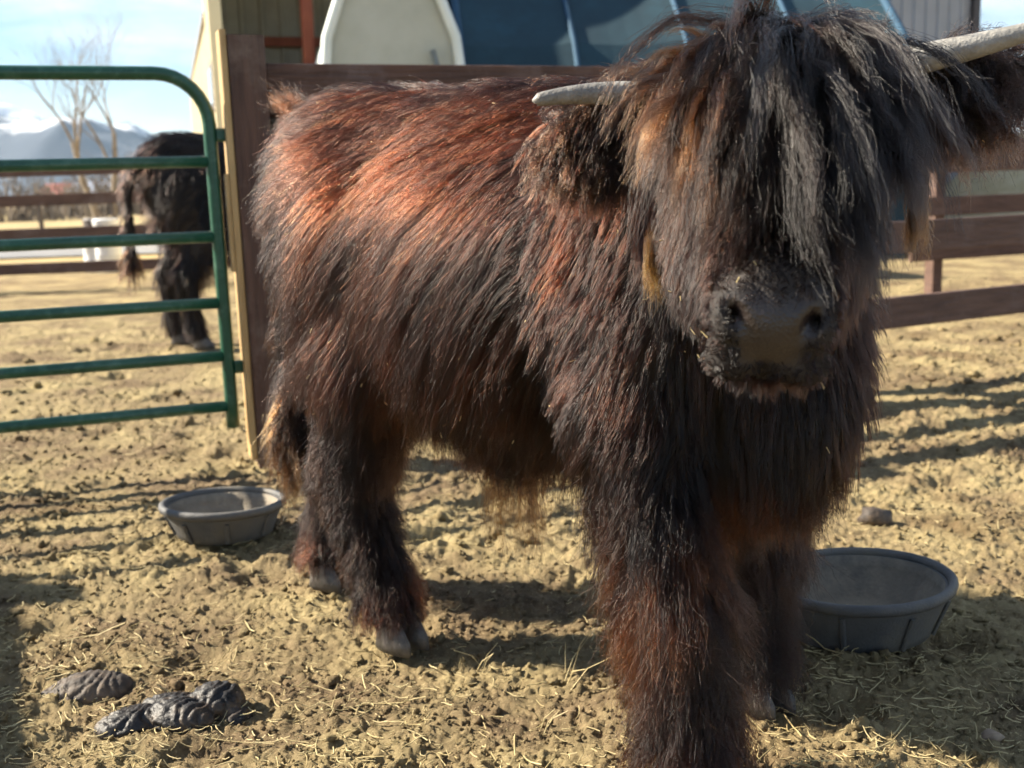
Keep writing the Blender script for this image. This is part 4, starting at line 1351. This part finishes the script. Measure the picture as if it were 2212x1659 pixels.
    # ---- hooves: two claws each
    for ft, yaw in S['feet']:
        ft = np.array(ft, float)
        cy, sy = math.cos(yaw), math.sin(yaw)
        hoof = None
        for s in (-1, 1):
            vs, fs = [], []
            prof = [(-.004, 1.0, 1.0, 0), (.022, .97, .97, .004), (.048, .86, .86, -.006), (.066, .62, .70, -.014)]
            n = 16
            for zz, kx, ky, ox in prof:
                for k in range(n):
                    t = 2 * math.pi * k / n
                    lx = .050 * kx * math.cos(t) + ox + (.012 * (1 - zz / .07) if math.cos(t) > 0 else 0)
                    ly = .0215 * ky * math.sin(t) * (1 - .28 * max(0, math.cos(t))) + s * .0245
                    vs.append((ft[0] + cy * (lx + .018) - sy * ly, ft[1] + sy * (lx + .018) + cy * ly, zz))
            for i in range(len(prof) - 1):
                for k in range(n): fs.append((i * n + k, i * n + (k + 1) % n, (i + 1) * n + (k + 1) % n, (i + 1) * n + k))
            fs += [tuple(range(n - 1, -1, -1)), tuple((len(prof) - 1) * n + k for k in range(n))]
            mesh_obj('hoof', vs, fs, M['hoof'], root, smooth=True)
    # ---- eyes, half hidden by hair
    for s in (-1, 1):
        c = H(.175, s * .098, .028)
        vs, fs = [], []
        for i in range(9):
            th = math.pi * i / 8
            for k in range(14):
                ph = 2 * math.pi * k / 14
                vs.append(c + .019 * np.array((math.sin(th) * math.cos(ph), math.sin(th) * math.sin(ph), math.cos(th))))
        for i in range(8):
            for k in range(14): fs.append((i * 14 + k, i * 14 + (k + 1) % 14, (i + 1) * 14 + (k + 1) % 14, (i + 1) * 14 + k))
        mesh_obj('eye', vs, fs, M['eye'], root, smooth=True)
    return root

M['horn'] = mat_noise('horn', (.20, .19, .17), (.33, .315, .285), scale=22, rough=.5, bump=.35, bump_scale=160, stretch=(1, 1, 1), c3=(.13, .12, .11), c3_scale=7)
M['hoof'] = mat_noise('hoof', (.05, .048, .046), (.13, .12, .11), scale=40, rough=.45, bump=.2, bump_scale=140)
M['eye'] = mat_noise('eye', (.006, .005, .004), (.012, .008, .006), rough=.05)
def hide_material():
    m, n, l, b = new_mat('hide')
    a = n.new('ShaderNodeAttribute'); a.attribute_name = 'nose'
    mx = n.new('ShaderNodeMixRGB')
    mx.inputs['Color1'].default_value = (.016, .012, .010, 1)
    mx.inputs['Color2'].default_value = (.026, .019, .017, 1)
    l.new(a.outputs['Fac'], mx.inputs['Fac']); l.new(mx.outputs['Color'], b.inputs['Base Color'])
    rm = n.new('ShaderNodeMapRange'); rm.inputs['To Min'].default_value = .85; rm.inputs['To Max'].default_value = .33
    l.new(a.outputs['Fac'], rm.inputs['Value']); l.new(rm.outputs['Result'], b.inputs['Roughness'])
    vo = n.new('ShaderNodeTexVoronoi'); vo.inputs['Scale'].default_value = 260
    co = n.new('ShaderNodeTexCoord'); l.new(co.outputs['Object'], vo.inputs['Vector'])
    bp = n.new('ShaderNodeBump'); bp.inputs['Strength'].default_value = .35; bp.inputs['Distance'].default_value = .002
    l.new(vo.outputs['Distance'], bp.inputs['Height']); l.new(bp.outputs['Normal'], b.inputs['Normal'])
    return m
M['hide'] = hide_material()

COW_RZ = math.radians(-46)
COW_O = np.array((.10, 2.0, 0.0))
def loc_(w):
    """World point to the young cow's own frame."""
    w = np.asarray(w, float) - COW_O
    c, s = math.cos(-COW_RZ), math.sin(-COW_RZ)
    return np.array((c * w[0] - s * w[1], s * w[0] + c * w[1], w[2]))
def vloc(v):
    return loc_(np.asarray(v, float) + COW_O)
poll_w, muz_w = at(1678, 205, 1.44), at(1668, 676, 1.19)
side_w = at(1985, 120, 1.45) - at(1370, 175, 1.45)
A_ = lambda *v: np.array(v, float)
pose = dict(
    loc=tuple(COW_O), rz=COW_RZ,
    RH=(-.50, A_(-.40, -.16, .62), A_(-.51, -.145, .37), A_(-.41, -.14, .12), A_(-.385, -.14, .055)),
    LH=(-.58, A_(-.54, .13, .62), A_(-.80, .05, .41), A_(-.82, .0, .14), A_(-.80, -.03, .07)),
    RF=(A_(.31, -.175, .60), A_(.40, -.185, .33), A_(.43, -.19, .12), A_(.44, -.19, .055)),
    LF=(A_(.27, .15, .60), A_(.31, .145, .33), A_(.32, .145, .12), A_(.327, .145, .055)),
    feet=[((-.385, -.14), 0.0), ((-.80, -.03), .1), ((.44, -.19), -.3), ((.327, .145), -.25)],
    tail=[A_(-.84, -.03, .88), A_(-.82, -.08, .64), A_(-.80, -.10, .37)],
    poll=loc_(poll_w), hf=vloc(muz_w - poll_w), hs=vloc(side_w), neck=(.36, -.02, .92),
    ears=[(loc_(at(1400, 275, 1.46)), loc_(at(1285, 305, 1.48)), loc_(at(1185, 325, 1.50)), vloc((-.15, -.95, .05))),
          (loc_(at(1945, 215, 1.46)), loc_(at(2070, 185, 1.48)), loc_(at(2215, 150, 1.50)), vloc((.15, -.95, -.05)))],
    horns=[(loc_(at(1440, 210, 1.45)), loc_(at(1280, 190, 1.43)), loc_(at(1150, 218, 1.42)), .0185),
           (loc_(at(1930, 140, 1.45)), loc_(at(2100, 105, 1.42)), loc_(at(2290, 48, 1.40)), .0215)],
    extra=[('cheek_lock', loc_(at(1412, 505, 1.44)), .012, .115, ((0, 0, -1), 1.0, (.03, .012, .004), (.40, .17, .04))),
           ('cheek_lock', loc_(at(1985, 380, 1.45)), .010, .14, (vloc((.1, 0, -1)), .8, (.006, .004, .003), (.10, .04, .015))),
           ('rump_tuft', A_(-.70, -.06, 1.10), .030, .15, ((-.75, -.1, .75), .3, (.006, .004, .003), (.10, .03, .010)))],
    ear_len=(.85, 1.3), ear_tip=[(.12, .055, .026), (.028, .011, .006)], n_fleck=170, n_fore=520, k_fore=70, n_ear=170, k_ear=26, n_tail=60, k_tail=40, n_belly=26, far_side=1, belly_x=-.14)  # sun-side ear tips painted tan for sunlight, the other ear darker
cow = make_cow('highland_cow', pose, .0063, 235000, 27000, seed=3)
tag(cow, 'shaggy dark brown highland cow with grey horns facing the camera beside the green gate', 'cow')

# ---------------------------------------------------------------- second animal behind the gate
poll2 = A_(.74, 0, 1.13)
pose2 = dict(
    loc=(-1.46, 7.3, 0), rz=math.radians(26),
    RH=(-.52, A_(-.46, -.16, .62), A_(-.62, -.15, .40), A_(-.60, -.15, .13), A_(-.58, -.15, .06)),
    LH=(-.55, A_(-.50, .14, .62), A_(-.68, .15, .40), A_(-.66, .15, .13), A_(-.65, .15, .06)),
    RF=(A_(.31, -.175, .60), A_(.36, -.17, .33), A_(.36, -.17, .12), A_(.37, -.17, .055)),
    LF=(A_(.29, .17, .60), A_(.30, .17, .33), A_(.29, .17, .12), A_(.30, .17, .055)),
    feet=[((-.58, -.15), 0), ((-.65, .15), 0), ((.37, -.17), 0), ((.30, .17), 0)],
    tail=[A_(-.86, 0, .88), A_(-.87, 0, .66), A_(-.87, 0, .46)],
    poll=poll2, hf=A_(.8, 0, -.65), hs=A_(0, 1, 0), neck=(.40, 0, .92),
    ears=[(poll2 + (.03, s * .10, -.03), poll2 + (.01, s * .19, -.05), poll2 + (.0, s * .28, -.07), A_(.95, 0, .1)) for s in (-1, 1)],
    horns=[(poll2 + (.0, s * .08, .03), poll2 + (.0, s * .28, .0), poll2 + (.08, s * .40, .18), .027) for s in (-1, 1)],
    n_fore=90, k_fore=22, n_ear=40, k_ear=10, n_tail=24, k_tail=16, tail_gold=.12, n_belly=10, far_side=1)
cow2 = make_cow('highland_cow', pose2, .02, 26000, 2600, detail=False, seed=9, thick=2.6, scale_hair=1.0, tone=.5, reds=.1)
cow2.scale = (1.17, 1.17, 1.17)
tag(cow2, 'black shaggy cow standing side-on behind the green gate rails', 'cow')
